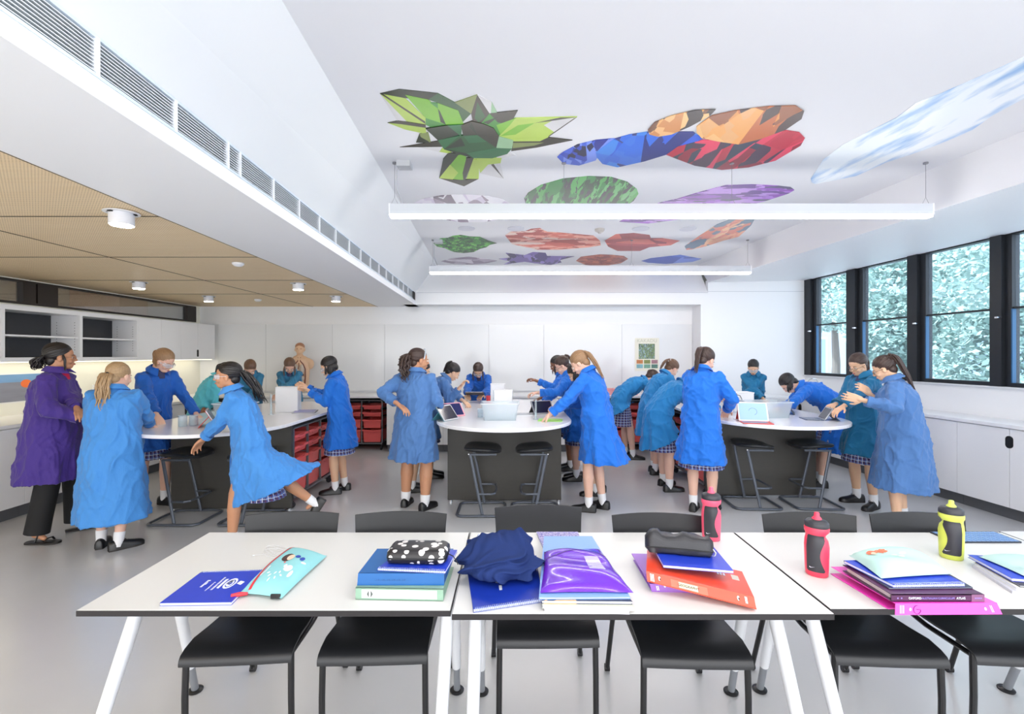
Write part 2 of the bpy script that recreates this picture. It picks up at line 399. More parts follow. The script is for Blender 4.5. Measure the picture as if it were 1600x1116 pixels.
# ------------------------------------------------------------------ ceiling downlights, speakers, detectors
def downlight(px, py, label):
    p = G2 = G(px, py, ZS) if py > 555 else None
    Y = F*(ZS-HC)/(555-py); x = (px-800)*Y/F
    t = thing('downlight', label, 'light', (x, Y, ZS), 0, 'round downlights in the timber ceiling')
    b = MB(); b.lathe([(.088, 0), (.09, -.004), (.07, -.006), (.068, 0)]); b.build('trim_ring', M_white, t)
    b = MB(); b.cyl(0, 0, -.075, .02, .062); b.build('lamp_body', mat('downlight body', (225, 226, 232), .4), t)
    b = MB(); b.cyl(0, 0, -.078, -.0755, .055); b.build('lens', emit('downlight lens', (255, 252, 246), LIGHTS['down']), t)
    for a in (0, 120, 240):
        b = MB(); b.box(.06, .075, -.012, .012, -.012, -.0065, M=RZ(a+20)); b.build('clip', M_black2, t)
    return t
downlight(190, 332, 'large white round downlight nearest the camera in the timber ceiling')
downlight(217, 441, 'round downlight nearest the high strip window, middle of the timber ceiling')
downlight(466, 443, 'round downlight close to the white bulkhead edge')
downlight(326, 463, 'small round downlight above the cupboards near the back corner')
downlight(525, 463, 'farthest round downlight, in the narrow end of the timber ceiling')
for px, py, lab in ((372, 411, 'small white dome detector on the timber ceiling'), (403, 468, 'tiny sprinkler head on the timber ceiling near the back wall')):
    Y = F*(ZS-HC)/(555-py); b = MB(); b.lathe([(.05, 0), (.05, -.012), (.03, -.03), (.005, -.034)])
    o = b.build('ceiling_detector', M_white); o.location = ((px-800)*Y/F, Y, ZS); tag(o, lab, 'detector')
spk = ['leftmost flat round ceiling speaker behind the front pendant light', 'second round ceiling speaker from the left, above the orange red printed gem', 'third round ceiling speaker, above the red brown printed gem', 'rightmost flat round ceiling speaker, beside the long orange printed gem']
for (px, py), lab in zip(((729, 357), (806, 357), (1001, 357.5), (1075, 357.5)), spk):
    Y = F*(ZC-HC)/(555-py)
    t = thing('ceiling_speaker', lab, 'speaker', ((px-800)*Y/F, Y, ZC), 0, 'round ceiling speakers')
    b = MB(); b.lathe([(.105, 0), (.105, -.006), (.1, -.008), (.002, -.009)]); b.build('speaker_grille', mat('speaker grille', (206, 208, 218), .6), t)
Y = F*(ZC-HC)/(555-358); b = MB(); b.lathe([(.06, 0), (.06, -.02), (.045, -.035), (.025, -.04), (.02, -.055), (.002, -.056)])
o = b.build('smoke_detector', mat('detector', (196, 190, 184), .5)); o.location = ((937-800)*Y/F, Y, ZC); tag(o, 'small beige smoke detector on the white ceiling between round speakers', 'detector')

# ------------------------------------------------------------------ printed gems on the ceiling
def gem_pts(pts, ox, oy, s):
    out = []
    for x, y in pts:
        px, py = ox+x/s, oy+y/s; Y = F*(ZC-HC)/(555-py); out.append(((px-800)*Y/F, Y))
    return out
def gem(name, label, pts, ox, oy, s, m, zoff=.0, group='printed gems and crystals on the ceiling'):
    q = gem_pts(pts, ox, oy, s); cx = sum(p[0] for p in q)/len(q); cy = sum(p[1] for p in q)/len(q)
    b = MB(); b.prism([(p[0]-cx, p[1]-cy) for p in q][::-1], -.003-zoff, -zoff if zoff else 0)
    o = b.build(name, m); o.location = (cx, cy, ZC-.0005)
    return tag(o, label, 'ceiling picture', group)
A2 = (860, 140, 3.81); A3 = (600, 260, 4.0); A4 = (960, 260, 5.333)
gem('gem_decal', 'small deep blue faceted gem picture at the left end of the gem cluster', [(40,400),(55,385),(75,370),(160,325),(270,298),(380,288),(378,310),(300,370),(270,420),(170,450),(80,440)], *A2,
    palette('blue facets', [(24,44,150), (60,96,215), (120,150,240), (16,22,70), (40,70,190)], (3, 1.2, 1), 5.2, rot=.4))
gem('gem_decal', 'larger bright blue elongated gem picture between the orange and dark blue ones', [(270,370),(380,290),(470,265),(580,248),(850,248),(910,290),(690,385),(560,425),(400,460),(310,440),(275,400)], *A2,
    palette('bright blue facets', [(20,90,220), (60,140,235), (14,40,130), (36,110,228), (50,120,230)], (2, .7, 1), 4.2, rot=.5), .001)
gem('gem_decal', 'ruby red oval gem picture under the large orange one', [(690,385),(760,335),(910,295),(1120,300),(1250,280),(1400,238),(1480,250),(1515,285),(1490,330),(1340,420),(1180,460),(1020,475),(860,450),(740,405)], *A2,
    palette('ruby facets', [(200,36,66), (70,44,70), (228,60,96), (150,24,50), (44,54,76), (190,30,60)], (2, .8, 1), 4.2, rot=-.4), .002)
gem('gem_decal', 'large orange and brown faceted oval gem picture at the right', [(870,250),(870,215),(960,150),(1100,120),(1300,95),(1460,90),(1510,125),(1495,170),(1400,235),(1250,290),(1120,322),(1000,305),(900,285)], *A2,
    palette('amber facets', [(228,150,70), (150,80,34), (244,190,120), (196,104,48), (62,36,34), (240,170,90), (236,176,110)], (2, .8, 1), 4.2, rot=.3), .003)
gem('gem_decal', 'small amber oval gem picture overlapping the blue one', [(580,235),(620,190),(720,150),(860,118),(985,112),(950,150),(830,215),(720,262),(640,275),(590,262)], *A2,
    palette('gold facets', [(236,176,104), (120,70,34), (246,200,130), (40,28,30), (214,140,70), (240,186,120)], (2.4, .8, 1), 4.6, rot=.6), .004)
gem('gem_decal', 'pale lilac diamond picture half hidden by the front pendant light', [(170,240),(230,205),(360,180),(490,175),(650,185),(740,205),(810,245),(770,290),(720,330),(620,348),(480,348),(400,335),(330,325),(230,290)], *A3,
    palette('lilac facets', [(216,206,226), (150,132,156), (240,238,246), (104,88,112), (200,188,212), (236,230,242)], (2.2, .9, 1), 4.6, rot=.3))
gem('gem_decal', 'dark green striped oval gem picture behind the green star crystal', [(877,200),(900,165),(980,115),(1120,75),(1280,60),(1420,65),(1520,95),(1580,140),(1590,170),(1560,215),(1480,265),(1300,300),(1000,290),(890,250)], *A3,
    palette('green stripes', [(40,130,60), (24,60,38), (80,170,84), (50,40,60), (30,96,48), (104,186,110)], (5, .8, 1), 4.2, rot=.7, smooth=.3))
gem('gem_decal', 'long violet pointed gem picture at the right behind the front light', [(300,330),(380,300),(520,270),(700,215),(850,175),(930,155),(1150,148),(1370,160),(1470,172),(1500,195),(1450,225),(1250,290),(1000,350),(700,420),(280,475),(40,460),(150,400)], *A4,
    palette('violet streaks', [(150,80,190), (110,70,150), (196,150,226), (90,84,120), (172,100,210), (186,130,220)], (1, 3.2, 1), 3.6, rot=1.2, smooth=.3))
gem('gem_decal', 'rough bright green rock picture on the left of the ceiling', [(310,480),(340,462),(350,450),(400,446),(430,434),(480,428),(540,438),(600,440),(650,462),(705,480),(660,490),(640,505),(600,515),(560,535),(500,541),(440,535),(400,520),(380,510),(330,500)], *A3,
    palette('green rock', [(60,150,50), (28,70,34), (110,200,80), (40,110,44), (20,50,30)], (3, 2, 1), 9, smooth=.3))
gem('gem_decal', 'long red orange crystal picture in the middle of the ceiling', [(757,430),(790,408),(880,405),(920,390),(975,385),(1020,408),(1120,415),(1230,425),(1310,432),(1350,465),(1355,492),(1280,505),(1100,520),(960,520),(870,500),(800,485)], *A3,
    palette('salmon crystal', [(220,110,90), (240,170,150), (180,74,64), (236,208,196), (204,90,74)], (1, 2.2, 1), 4.8, rot=.5, smooth=.2))
gem('gem_decal', 'dull red brown leaf shaped crystal picture right of the orange red one', [(x-0, y) for x, y in [(945,376),(962,366),(990,364),(1015,367),(1017,372),(1035,372),(1062,376),(1048,383),(1015,386),(1000,392),(965,392),(950,385)]], 0, 0, 1,
    palette('red brown crystal', [(196,92,92), (160,74,80), (224,120,108), (178,84,90)], (1, 2, 1), 2.0, rot=.3))
gem('gem_decal', 'slender orange and grey crystal picture slanting towards the windows', [(585,665),(640,625),(750,550),(860,480),(950,445),(1165,445),(1140,490),(1080,545),(1035,585),(900,620),(760,665),(650,690),(600,695)], *A4,
    palette('peach crystal', [(240,176,140), (226,140,120), (120,140,160), (246,200,160), (236,160,140)], (2.4, .8, 1), 4.2, rot=-.8, smooth=.2))
gem('gem_decal', 'thin pale grey lilac diamond picture in the last row at the left', [(357,593),(420,575),(530,565),(640,577),(708,590),(640,605),(520,613),(420,607)], *A3,
    palette('grey lilac facets', [(196,186,200), (160,146,166), (226,220,230)], (2, 2, 1), 3))
gem('gem_decal', 'spiky dark purple crystal picture in the last row', [(718,578),(790,570),(760,540),(880,555),(930,535),(1010,540),(1020,560),(1190,562),(1100,585),(1110,600),(1040,615),(940,605),(880,595),(750,612),(790,592)], *A3,
    palette('purple spikes', [(84,70,130), (130,110,180), (60,50,90), (160,140,210)], (3, 1, 1), 3, smooth=.3))
gem('gem_decal', 'rough brown red rock picture in the last row', [(1200,590),(1230,565),(1350,550),(1430,553),(1500,560),(1525,578),(1480,605),(1370,622),(1260,615)], *A3,
    palette('brown rock', [(176,100,90), (140,80,84), (200,124,104)], (3, 3, 1), 5, smooth=.3))
gem('gem_decal', 'blue kite shaped gem picture at the right end of the last row', [(225,788),(300,765),(550,737),(725,770),(650,795),(430,812),(280,802)], *A4,
    palette('pale blue facets', [(96,126,220), (130,156,236), (80,104,196)], (1, 1, 1), 2.4))
# large pale blue and white crystal near the windows
m, nt, bs = _new('ice crystal'); tc = N(nt, 'ShaderNodeTexCoord'); mp = N(nt, 'ShaderNodeMapping'); mp.inputs['Scale'].default_value = (4, 1, 1); mp.inputs['Rotation'].default_value = (0, 0, .0)
n1 = N(nt, 'ShaderNodeTexNoise', Scale=1.6, Detail=6.0); nt.links.new(tc.outputs['Object'], mp.inputs[0]); nt.links.new(mp.outputs[0], n1.inputs[0])
cr = N(nt, 'ShaderNodeValToRGB'); cr.color_ramp.elements[0].position = .36; cr.color_ramp.elements[0].color = srgb(150, 190, 232); cr.color_ramp.elements[1].position = .52; cr.color_ramp.elements[1].color = srgb(244, 250, 255)
nt.links.new(n1.outputs[0], cr.inputs[0]); nt.links.new(cr.outputs[0], bs.inputs['Base Color']); bs.inputs['Roughness'].default_value = .3
gem('gem_decal', 'huge pale blue and white crystal picture nearest the windows', [(120,965),(115,940),(200,810),(330,710),(530,610),(690,530),(820,430),(980,370),(1300,230),(1545,120),(1700,50),(1700,330),(1545,400),(1340,510),(1200,610),(1100,655),(880,745),(620,830),(420,920),(150,975)], 1240, 60, 4.292, m)
# green star crystal, facet by facet
FC = dict(dk=(26,40,20), dg=(30,84,40), g=(60,140,50), lg=(120,186,40), yl=(176,204,84), ol=(130,144,84), pa=(212,212,214), pg=(150,190,150), br=(50,46,34), md=(36,104,60))
fk = list(FC); fmats = [mat('crystal '+k, FC[k], .35, noise=.22, nscale=3) for k in fk]
FAC = [
 ('dk', [(63,120),(205,88),(490,118),(420,165),(250,155)]), ('dg', [(490,118),(615,185),(735,268),(660,345),(640,245),(490,190),(420,165)]),
 ('pa', [(63,120),(190,320),(260,325),(150,190)]), ('yl', [(63,120),(250,155),(400,300),(400,348),(260,325)]), ('br', [(63,120),(90,125),(395,325),(400,345)]),
 ('lg', [(250,130),(420,165),(490,230),(550,350),(400,300)]), ('g', [(400,300),(550,350),(660,345),(540,420),(400,350)]), ('lg', [(490,190),(640,245),(680,345),(550,350),(490,230)]), ('dk', [(490,230),(505,250),(550,350),(510,330)]), ('g', [(430,185),(490,190),(490,230)]),
 ('yl', [(120,335),(200,318),(400,350),(405,418),(250,385)]), ('br', [(120,335),(200,318),(400,350),(402,372),(220,345)]),
 ('ol', [(330,480),(355,415),(420,405),(440,480)]), ('dk', [(330,480),(355,415),(365,440),(420,470),(430,485)]),
 ('br', [(210,515),(420,480),(500,465),(535,512)]), ('pa', [(350,515),(525,512),(500,550)]), ('yl', [(500,548),(525,520),(600,545),(570,560)]),
 ('ol', [(615,185),(780,127),(735,268)]), ('br', [(780,127),(735,268),(750,340),(830,335),(870,265)]), ('dg', [(780,180),(760,300),(790,330),(840,290)]), ('pa', [(780,127),(885,180),(880,262),(870,265)]), ('pg', [(885,180),(925,258),(880,262)]),
 ('br', [(870,265),(1078,243),(1020,350),(930,330)]), ('g', [(810,335),(870,265),(930,330),(1020,350),(940,430)]), ('dk', [(820,330),(940,285),(860,345)]), ('lg', [(920,350),(1060,300),(1020,350),(950,420)]),
 ('yl', [(1060,300),(1515,290),(1300,440),(1040,460),(940,430),(1020,350)]), ('br', [(1200,335),(1390,293),(1515,290),(1330,318)]), ('pa', [(1515,292),(1300,440),(1345,400),(1270,350),(1330,318)]), ('br', [(1515,290),(1300,440),(1310,425),(1490,300)]), ('lg', [(950,430),(1080,350),(1200,335),(1060,420)]),
 ('br', [(1040,455),(1300,440),(1480,462),(1220,515),(1030,542)]), ('yl', [(1040,450),(1300,440),(1240,468),(1040,470)]), ('ol', [(1040,480),(1270,478),(1200,500),(1040,520)]),
 ('pa', [(940,600),(1065,572),(1000,540),(920,590)]), ('yl', [(775,590),(960,590),(950,635),(800,700)]), ('pa', [(800,705),(860,640),(950,630),(975,745)]), ('br', [(975,745),(880,640),(900,635)]),
 ('dk', [(500,740),(530,600),(570,555),(700,560)]), ('lg', [(500,740),(640,570),(700,560),(690,755)]), ('yl', [(500,740),(580,640),(640,700),(600,750)]), ('br', [(755,590),(690,755),(683,800),(672,700),(700,590)]), ('yl', [(750,600),(795,600),(790,745),(700,745)]), ('br', [(500,740),(600,752),(690,752),(790,745),(683,800)]),
 ('dk', [(400,375),(560,350),(650,420),(490,460)]), ('md', [(560,350),(670,345),(660,430)]), ('md', [(490,460),(650,425),(535,525)]), ('br', [(660,350),(740,320),(830,340),(900,370),(940,430),(780,420),(680,440)]), ('dk', [(740,330),(780,420),(720,360)]), ('br', [(780,420),(940,430),(920,515)]), ('dg', [(650,425),(780,420),(920,515),(700,555),(535,525)]), ('dk', [(535,525),(660,440),(690,500)]), ('md', [(680,430),(780,420),(850,470),(720,480)]), ('pg', [(940,430),(1045,460),(1035,520),(920,515)]), ('md', [(700,555),(920,515),(1035,520),(1000,560),(890,592),(750,590)]), ('dk', [(535,525),(700,555),(750,592),(640,560)]), ('md', [(800,570),(900,530),(960,560),(890,585)]),
]
b = MB(); allp = gem_pts([(750, 430)], 580, 120, 4.706)[0]
for i, (k, pts) in enumerate(FAC):
    q = gem_pts(pts, 580, 120, 4.706); b.prism([(p[0]-allp[0], p[1]-allp[1]) for p in q][::-1], -.002-i*.00012, 0, fk.index(k))
o = b.build('crystal_decal', fmats); o.location = (allp[0], allp[1], ZC-.0003); tag(o, 'big spiky green star crystal picture on the ceiling', 'ceiling picture', 'printed gems and crystals on the ceiling')
# ------------------------------------------------------------------ joinery
M_edge = mat('worktop', (236, 236, 238), .3)
def slot(b, x, y, z, w, h, ax, th=.012):
    """rounded finger slot on a face; ax 'x' = face looks along x"""
    pts = rounded(w, h, min(w, h)/2*.98)
    M = T(x, y, z) @ (RY(90) @ RZ(90) if ax == 'x' else RX(90))
    b.prism(pts, -th, th, 0, M)
# upper cabinets on the left wall
XU = -5.05
for (y0, y1, lab) in ((4.70, 5.553, 'open white wall shelf unit nearer the camera with charcoal back'), (5.553, 6.40, 'open white wall shelf unit next to the cupboard doors'), (3.85, 4.70, 'open white wall shelf unit beyond the frame edge')):
    t = thing('wall_shelf_unit', lab, 'shelf', (0, (y0+y1)/2, 1.48), 0, 'open wall shelf units'); h = (y1-y0)/2
    b = MB(); b.box(XL+.002, XU, -h, -h+.018, 0, .58); b.box(XL+.002, XU, h-.018, h, 0, .58); b.box(XL+.002, XU, -h+.018, h-.018, 0, .045); b.box(XL+.002, XU, -h+.018, h-.018, .53, .58); b.build('carcass', M_white, t, .001)
    b = MB(); b.box(XL+.003, XL+.012, -h+.018, h-.018, .045, .53); b.build('back_panel', M_darkback, t)
    b = MB(); b.box(XL+.012, XU-.02, -h+.018, h-.018, .262, .280); b.build('shelf_board', M_white, t)
    b = MB()
    for k in range(5):
        for xx in (XL+.08, XU-.06):
            for z0 in (.13, .32):
                b.cyl(xx, 0, 0, .002, .004, n=8, M=T(0, h-.018, z0+k*.032) @ RX(90))
    b.build('peg_holes', M_black2, t)
dy = [6.40, 6.82, 7.23, 7.61, 8.05]
for i, labs in ((0, 'white double wall cupboard beside the open shelves'), (2, 'white double wall cupboard against the back wall')):
    y0, y1, y2 = dy[i], dy[i+1], dy[i+2]
    t = thing('wall_cupboard', labs, 'cupboard', (0, y0, 1.48), 0, 'white wall cupboards')
    b = MB(); b.box(XL+.002, XU-.02, .002, y2-y0-.002, 0, .58); b.build('carcass', M_white, t)
    for a, c in ((0, y1-y0), (y1-y0, y2-y0)):
        b = MB(); b.box(XU-.019, XU, a+.0025, c-.0025, 0, .58); d = b.build('door', M_white, t, .0012)
    b = MB(); slot(b, XU-.006, y1-y0, .10, .04, .115, 'x', .010); b.build('finger_slot', M_black2, t)
b = MB(); b.box(XL+.05, XL+.30, 3.9, 8.05, -.008, 0); o = b.build('light_strip', emit('strip light', (255, 246, 220), LIGHTS['strip'])); o.location = (0, 0, 1.479); tag(o, 'warm white light strip fixed under the left wall cupboards', 'light')
# lower cabinets left
XF = -4.68
o = MB().box(XL+.002, XF+.02, 2.2, 7.53, 0, .035).build('worktop', M_edge, None, .003); o.location = (0, 0, .865); tag(o, 'long white worktop along the left wall', 'worktop')
k = 0; y = 4.55-.9*2
while y < 7.3:
    y1 = min(y+.9, 7.53)
    t = thing('base_cupboard', ['white base cupboard at the left edge of the picture', 'white base cupboard behind the woman in purple', 'white base cupboard behind the fair haired girls', 'white base cupboard behind the left workbench', 'white base cupboard in the far left corner', 'narrow white base cupboard in the far left corner'][k], 'cupboard', (0, y, 0), 0, 'white base cupboards on the left')
    b = MB(); b.box(XL+.004, XF-.022, .002, y1-y-.002, .12, .862); b.build('carcass', M_white, t)
    b = MB(); b.box(XL+.004, XF-.06, .002, y1-y-.002, 0, .118); b.build('plinth', M_toe, t)
    m_ = (y1-y)/2
    for a, c in ((0, m_), (m_, y1-y)):
        b = MB(); b.box(XF-.02, XF, a+.0025, c-.0025, .12, .858); b.build('door', M_white, t, .0012)
    b = MB(); slot(b, XF-.008, m_, .75, .05, .11, 'x', .012); b.build('finger_slot', M_black2, t)
    y = y1; k += 1
# back counter
o = MB().box(XL+.01, 3.115, 7.54, YB-.03, 0, .035).build('worktop', M_edge, None, .003); o.location = (0, 0, .865); tag(o, 'long white worktop below the whiteboard wall', 'worktop')
bays = [(-4.6, -3.75, 'c'), (-3.75, -2.95, 'c'), (-2.93, -2.02, 't'), (-2.0, -1.1, 'c'), (-1.1, -.2, 'c'), (-.2, .6, 'c'), (.6, 1.4, 'c'), (1.42, 2.33, 't'), (2.35, 3.1, 'c')]
bl = ['white base cupboard in the far left corner of the back counter', 'white base cupboard behind the left workbench, left of the parked red tray trolley', '', 'white base cupboard right of the parked red tray trolley', 'white base cupboard behind the middle workbench, on the left', 'white base cupboard behind the middle workbench, at its centre', 'white base cupboard behind the fair haired girl with the white hair tie', '', 'white base cupboard beside the right return of the whiteboard recess']
for (x0, x1, kk), lb in zip(bays, bl):
    if kk == 't':
        b = MB(); b.box(x0+.003, x1-.003, YB-.05, YB-.04, .0, .86); o = b.build('trolley_bay_panel', M_black); tag(o, 'dark back panel of the trolley bay under the back counter, on the %s' % ('left' if x0 < 0 else 'right'), 'panel', 'trolley bay panels'); continue
    t = thing('base_cupboard', lb, 'cupboard', (x0, 7.55, 0), 0, 'white base cupboards at the back'); w_ = x1-x0
    b = MB(); b.box(.002, w_-.002, .022, .6, .12, .862); b.build('carcass', M_white, t)
    b = MB(); b.box(.002, w_-.002, .06, .6, 0, .118); b.build('plinth', M_toe, t)
    for a, c in ((0, w_/2), (w_/2, w_)):
        b = MB(); b.box(a+.0025, c-.0025, 0, .02, .12, .858); b.build('door', M_white, t, .0012)
    b = MB(); slot(b, w_/2, .008, .75, .05, .11, 'y', .012); b.build('finger_slot', M_black2, t)
# right counter
XFR = lambda y: 4.60+.065*(5.25-y)
def skew(b, y0, y1, d0, d1, z0, z1, ref=XFR):
    vs = [(ref(y)+d if not callable(d) else d(y), y, z) for y in (y0, y1) for d in (d0, d1) for z in (z0, z1)]
    return b.add(vs, [(0,1,3,2),(4,6,7,5),(0,4,5,1),(2,3,7,6),(0,2,6,4),(1,5,7,3)])
wallx = lambda y: XW(y)-.003
b = MB(); skew(b, .4, 7.82, -.02, wallx, .865, .90); o = b.build('worktop', M_edge, None, .003); tag(o, 'long white worktop under the windows', 'worktop')
rl = ['white base cupboard under the windows at the right edge of the picture', 'white base cupboard right of the girl in the loose pale blue coat', 'white base cupboard hidden behind the girl in the loose pale blue coat', 'white base cupboard behind the girl with glasses in teal', 'white base cupboard by the tap in the window corner', 'white base cupboard in the far window corner']
ks = 0; y = 3.94
while y < 7.5:
    y1 = min(y+.98, 7.80)
    if y1-y < .3: break
    t = thing('base_cupboard', rl[min(ks, 5)], 'cupboard', (0, 0, 0), 0, 'white base cupboards under the windows')
    b = MB(); skew(b, y+.002, y1-.002, .022, wallx, .12, .862); b.build('carcass', M_white, t)
    b = MB(); skew(b, y+.002, y1-.002, .07, wallx, 0, .118); b.build('plinth', M_toe, t)
    mm = (y+y1)/2
    for a, c in ((y, mm), (mm, y1)):
        b = MB(); skew(b, a+.0025, c-.0025, 0, .02, .12, .858); b.build('door', M_white, t, .0012)
    b = MB(); slot(b, XFR(mm)+.005, mm, .735, .065, .115, 'x', .012)
    b.build('finger_slot', M_black2, t)
    y = y1; ks += 1
b = MB(); b.box(3.27, 4.38, 7.25, 7.82, .865, .90); o = b.build('worktop', M_edge, None, .003); tag(o, 'short white worktop against the blank back wall by the windows', 'worktop')
t = thing('base_cupboard', 'white base cupboard against the blank back wall by the windows', 'cupboard', (3.28, 7.28, 0), 0)
MB().box(0, 1.1, .022, .53, .12, .862).build('carcass', M_white, t); MB().box(0, 1.1, .06, .53, 0, .118).build('plinth', M_toe, t)
for a in (0, .55): MB().box(a+.0025, a+.5475, 0, .02, .12, .858).build('door', M_white, t, .0012)
# tap
t = thing('laboratory_tap', 'tall chrome swan neck tap on the worktop in the window corner', 'tap', (4.72, 7.3, .90))
b = MB(); b.tube([(0, 0, 0), (0, 0, .20)]+[(-.085+.085*math.cos(a), 0, .20+.085*math.sin(a)) for a in [math.pi*k/10 for k in range(1, 11)]]+[(-.17, 0, .14)], .008, 10); b.build('spout', M_chrome, t)
b = MB(); b.cyl(0, 0, 0, .03, .022); b.tube([(-.055, 0, .04), (.055, 0, .04)], .009); b.build('base', M_chrome, t)
for sx in (-1, 1):
    b = MB(); b.cyl(sx*.055, 0, .02, .075, .010); b.tube([(sx*.055-.02, 0, .08), (sx*.055+.02, 0, .08)], .006); b.build('handle', M_chrome, t)

# ------------------------------------------------------------------ trays and trolleys
def make_tray(h, label, w=.305, d=.40):
    t = thing('storage_tray', label, 'tray', (0, 0, 0), 0, 'red storage trays')
    b = MB(); tp = .012; th = .004
    def ring(ins, z): return [(-w/2+ins, ins, z), (w/2-ins, ins, z), (w/2-ins, d-ins, z), (-w/2+ins, d-ins, z)]
    b.loft([ring(tp+.006, 0), ring(tp, h*.5), ring(tp*.6, h)], 0, False, False)
    b.add(ring(tp+.006, .001), [(0, 1, 2, 3)])
    b.loft([ring(tp*.6+th, h), ring(tp+th+.006, .006)], 0, False, False)
    rim0, rim1 = ring(-.004, h), ring(tp*.6+th, h)
    b.loft([rim0, ring(-.004, h+.003), rim1], 0, False, False)
    b.build('tray_body', M_red, t, .002)
    b = MB(); n = 12          # front handle lip with a dip in the middle
    top = [(-w/2-.002+(w+.004)*k/n, h+.003-(.012 if 3 < k < 9 else 0)) for k in range(n+1)]
    bot = [(-w/2-.002+(w+.004)*k/n, h-.022-(.012 if 3 < k < 9 else 0)) for k in range(n+1)]
    pts = top+bot[::-1]
    b.prism(pts, -.002, .010, 0, RX(90)); b.build('handle_lip', M_red, t, .002)
    return t
M_tr = mat('trolley metal', (128, 130, 136), .35, .6)
def trolley(loc, rz, label, side, cols=2):
    t = thing('tray_trolley', label, 'trolley', loc, rz, 'tray trolleys'); wc = .335
    W2 = cols*wc/2
    xs_ = [-W2+wc*k for k in range(cols+1)]
    for x in xs_:
        b = MB(); b.box(x-.009, x+.009, .0, .02, .12, .80); b.box(x-.009, x+.009, .40, .42, .12, .80); b.box(x-.008, x+.008, .02, .40, .12, .14); b.box(x-.008, x+.008, .02, .40, .78, .80)
        for z in RUN: b.box(x-.012, x+.012, .02, .40, z-.006, z-.002)
        b.build('side_frame', M_tr, t)
    b = MB(); b.box(-W2, W2, 0, .42, .801, .815); b.build('top_panel', M_grey, t)
    b = MB(); b.box(-W2, W2, 0, .02, .10, .12); b.box(-W2, W2, .40, .42, .10, .12); b.build('bottom_rail', M_tr, t)
    for x in (-W2+.02, W2-.02):
        for y in (.03, .39):
            b = MB(); b.tube([(x-.012, y, .032), (x+.012, y, .032)], .031, 16); b.cyl(x, y, .06, .10, .008); b.box(x-.018, x+.018, y-.012, y+.012, .055, .066)
            b.build('caster', mat('caster', (60, 62, 68), .35, .3), t)
    return t
ROWS = [(.13, .215), (.36, .145), (.52, .07), (.605, .07), (.69, .07)]
RUN = [z for z, h in ROWS]
RNAMES = ['deep red tray', 'medium red tray', 'lower shallow red tray', 'upper shallow red tray']
protos = {}
def fill(loc, rz, where, cols=2, colnames=('left', 'right')):
    R = Matrix.Rotation(math.radians(rz), 3, 'Z')
    for c in range(cols):
        for i, (z, h) in enumerate(ROWS):
            if i == 4: continue
            zz = z if i < 2 else ROWS[i][0]+.03*(i-1)
            hh = round(h*.93, 3)
            lx = -cols*.335/2+.335*(c+.5)
            p = Vector(loc)+R @ Vector((lx, .004, zz))
            lb = '%s, %s column of the %s' % (RNAMES[i], colnames[c], where)
            if hh not in protos: protos[hh] = make_tray(hh, lb); o = protos[hh]; o.location = p; o.rotation_euler = (0, 0, math.radians(rz)); PW[hh] = 1
            else: dup(protos[hh], p, rz, lb)
PW = {}
M_redside = M_red
TROL = [((-2.45, 7.71, 0), 0, 'grey metal trolley of red trays parked under the back counter, left', 'left back counter trolley', ('left', 'right')),
        ((1.88, 7.71, 0), 0, 'grey metal trolley of red trays parked under the back counter, right', 'right back counter trolley', ('left', 'right')),
        ((-2.20, 5.285, 0), 90, 'long grey metal trolley of red trays under the left workbench', 'left workbench trolley', ('near', 'middle', 'far')),
        ((2.13, 5.76, 0), -90, 'long grey metal trolley of red trays under the right workbench', 'right workbench trolley', ('far', 'middle', 'near'))]
for loc, rz, lab, where, cn in TROL:
    trolley(loc, rz, lab, 0, len(cn)); fill(loc, rz, where, len(cn), cn)

# ------------------------------------------------------------------ workbenches
M_bench = mat('bench top white', (238, 238, 242), .18)
M_bpanel = mat('bench charcoal panel', (64, 62, 58), .45, noise=.08, nscale=4, stretch=(1, 1, 12))
def bench(cx, cy, y2, label, r=.68, py=.17):
    t = thing('workbench', label, 'table', (cx, cy, 0), 0, 'oval laboratory workbenches')
    L = y2-cy; n = 32
    def outline(q): return [(q*math.cos(a), -q*math.sin(a)) for a in [math.pi*k/n for k in range(n+1)]]+[(-q*math.cos(a), L+q*math.sin(a)) for a in [math.pi*k/n for k in range(n+1)]]
    b = MB(); ol = outline(r); b.prism(ol[::-1], .868, .90); b.build('bench_top', M_bench, t, .006, 3)
    b = MB(); b.box(-.6, .6, py, py+.03, .02, .867); b.build('end_panel', M_bpanel, t, .002)
    b = MB(); b.box(-.6, .6, L-.1, L-.07, .02, .867); b.build('end_panel', M_bpanel, t, .002)
    b = MB(); b.box(-.04, .04, py+.031, L-.101, .05, .867); b.build('spine_panel', M_bpanel, t)
    for x in (-.57, .57):
        b = MB(); b.cyl(x, py+.015, 0, .02, .025); b.build('foot', M_chrome, t)
    return t
BL = (-2.80, 4.52, 5.95); BC = (-.08, 4.83, 6.25); BR = (2.72, 4.95, 6.45)
bench(*BL, 'left white oval workbench on charcoal panels, behind the running girl', py=.2)
bench(*BC, 'middle white oval workbench on charcoal panels with two stools under it')
bench(*BR, 'right white oval workbench on charcoal panels, nearest the windows', py=.22)

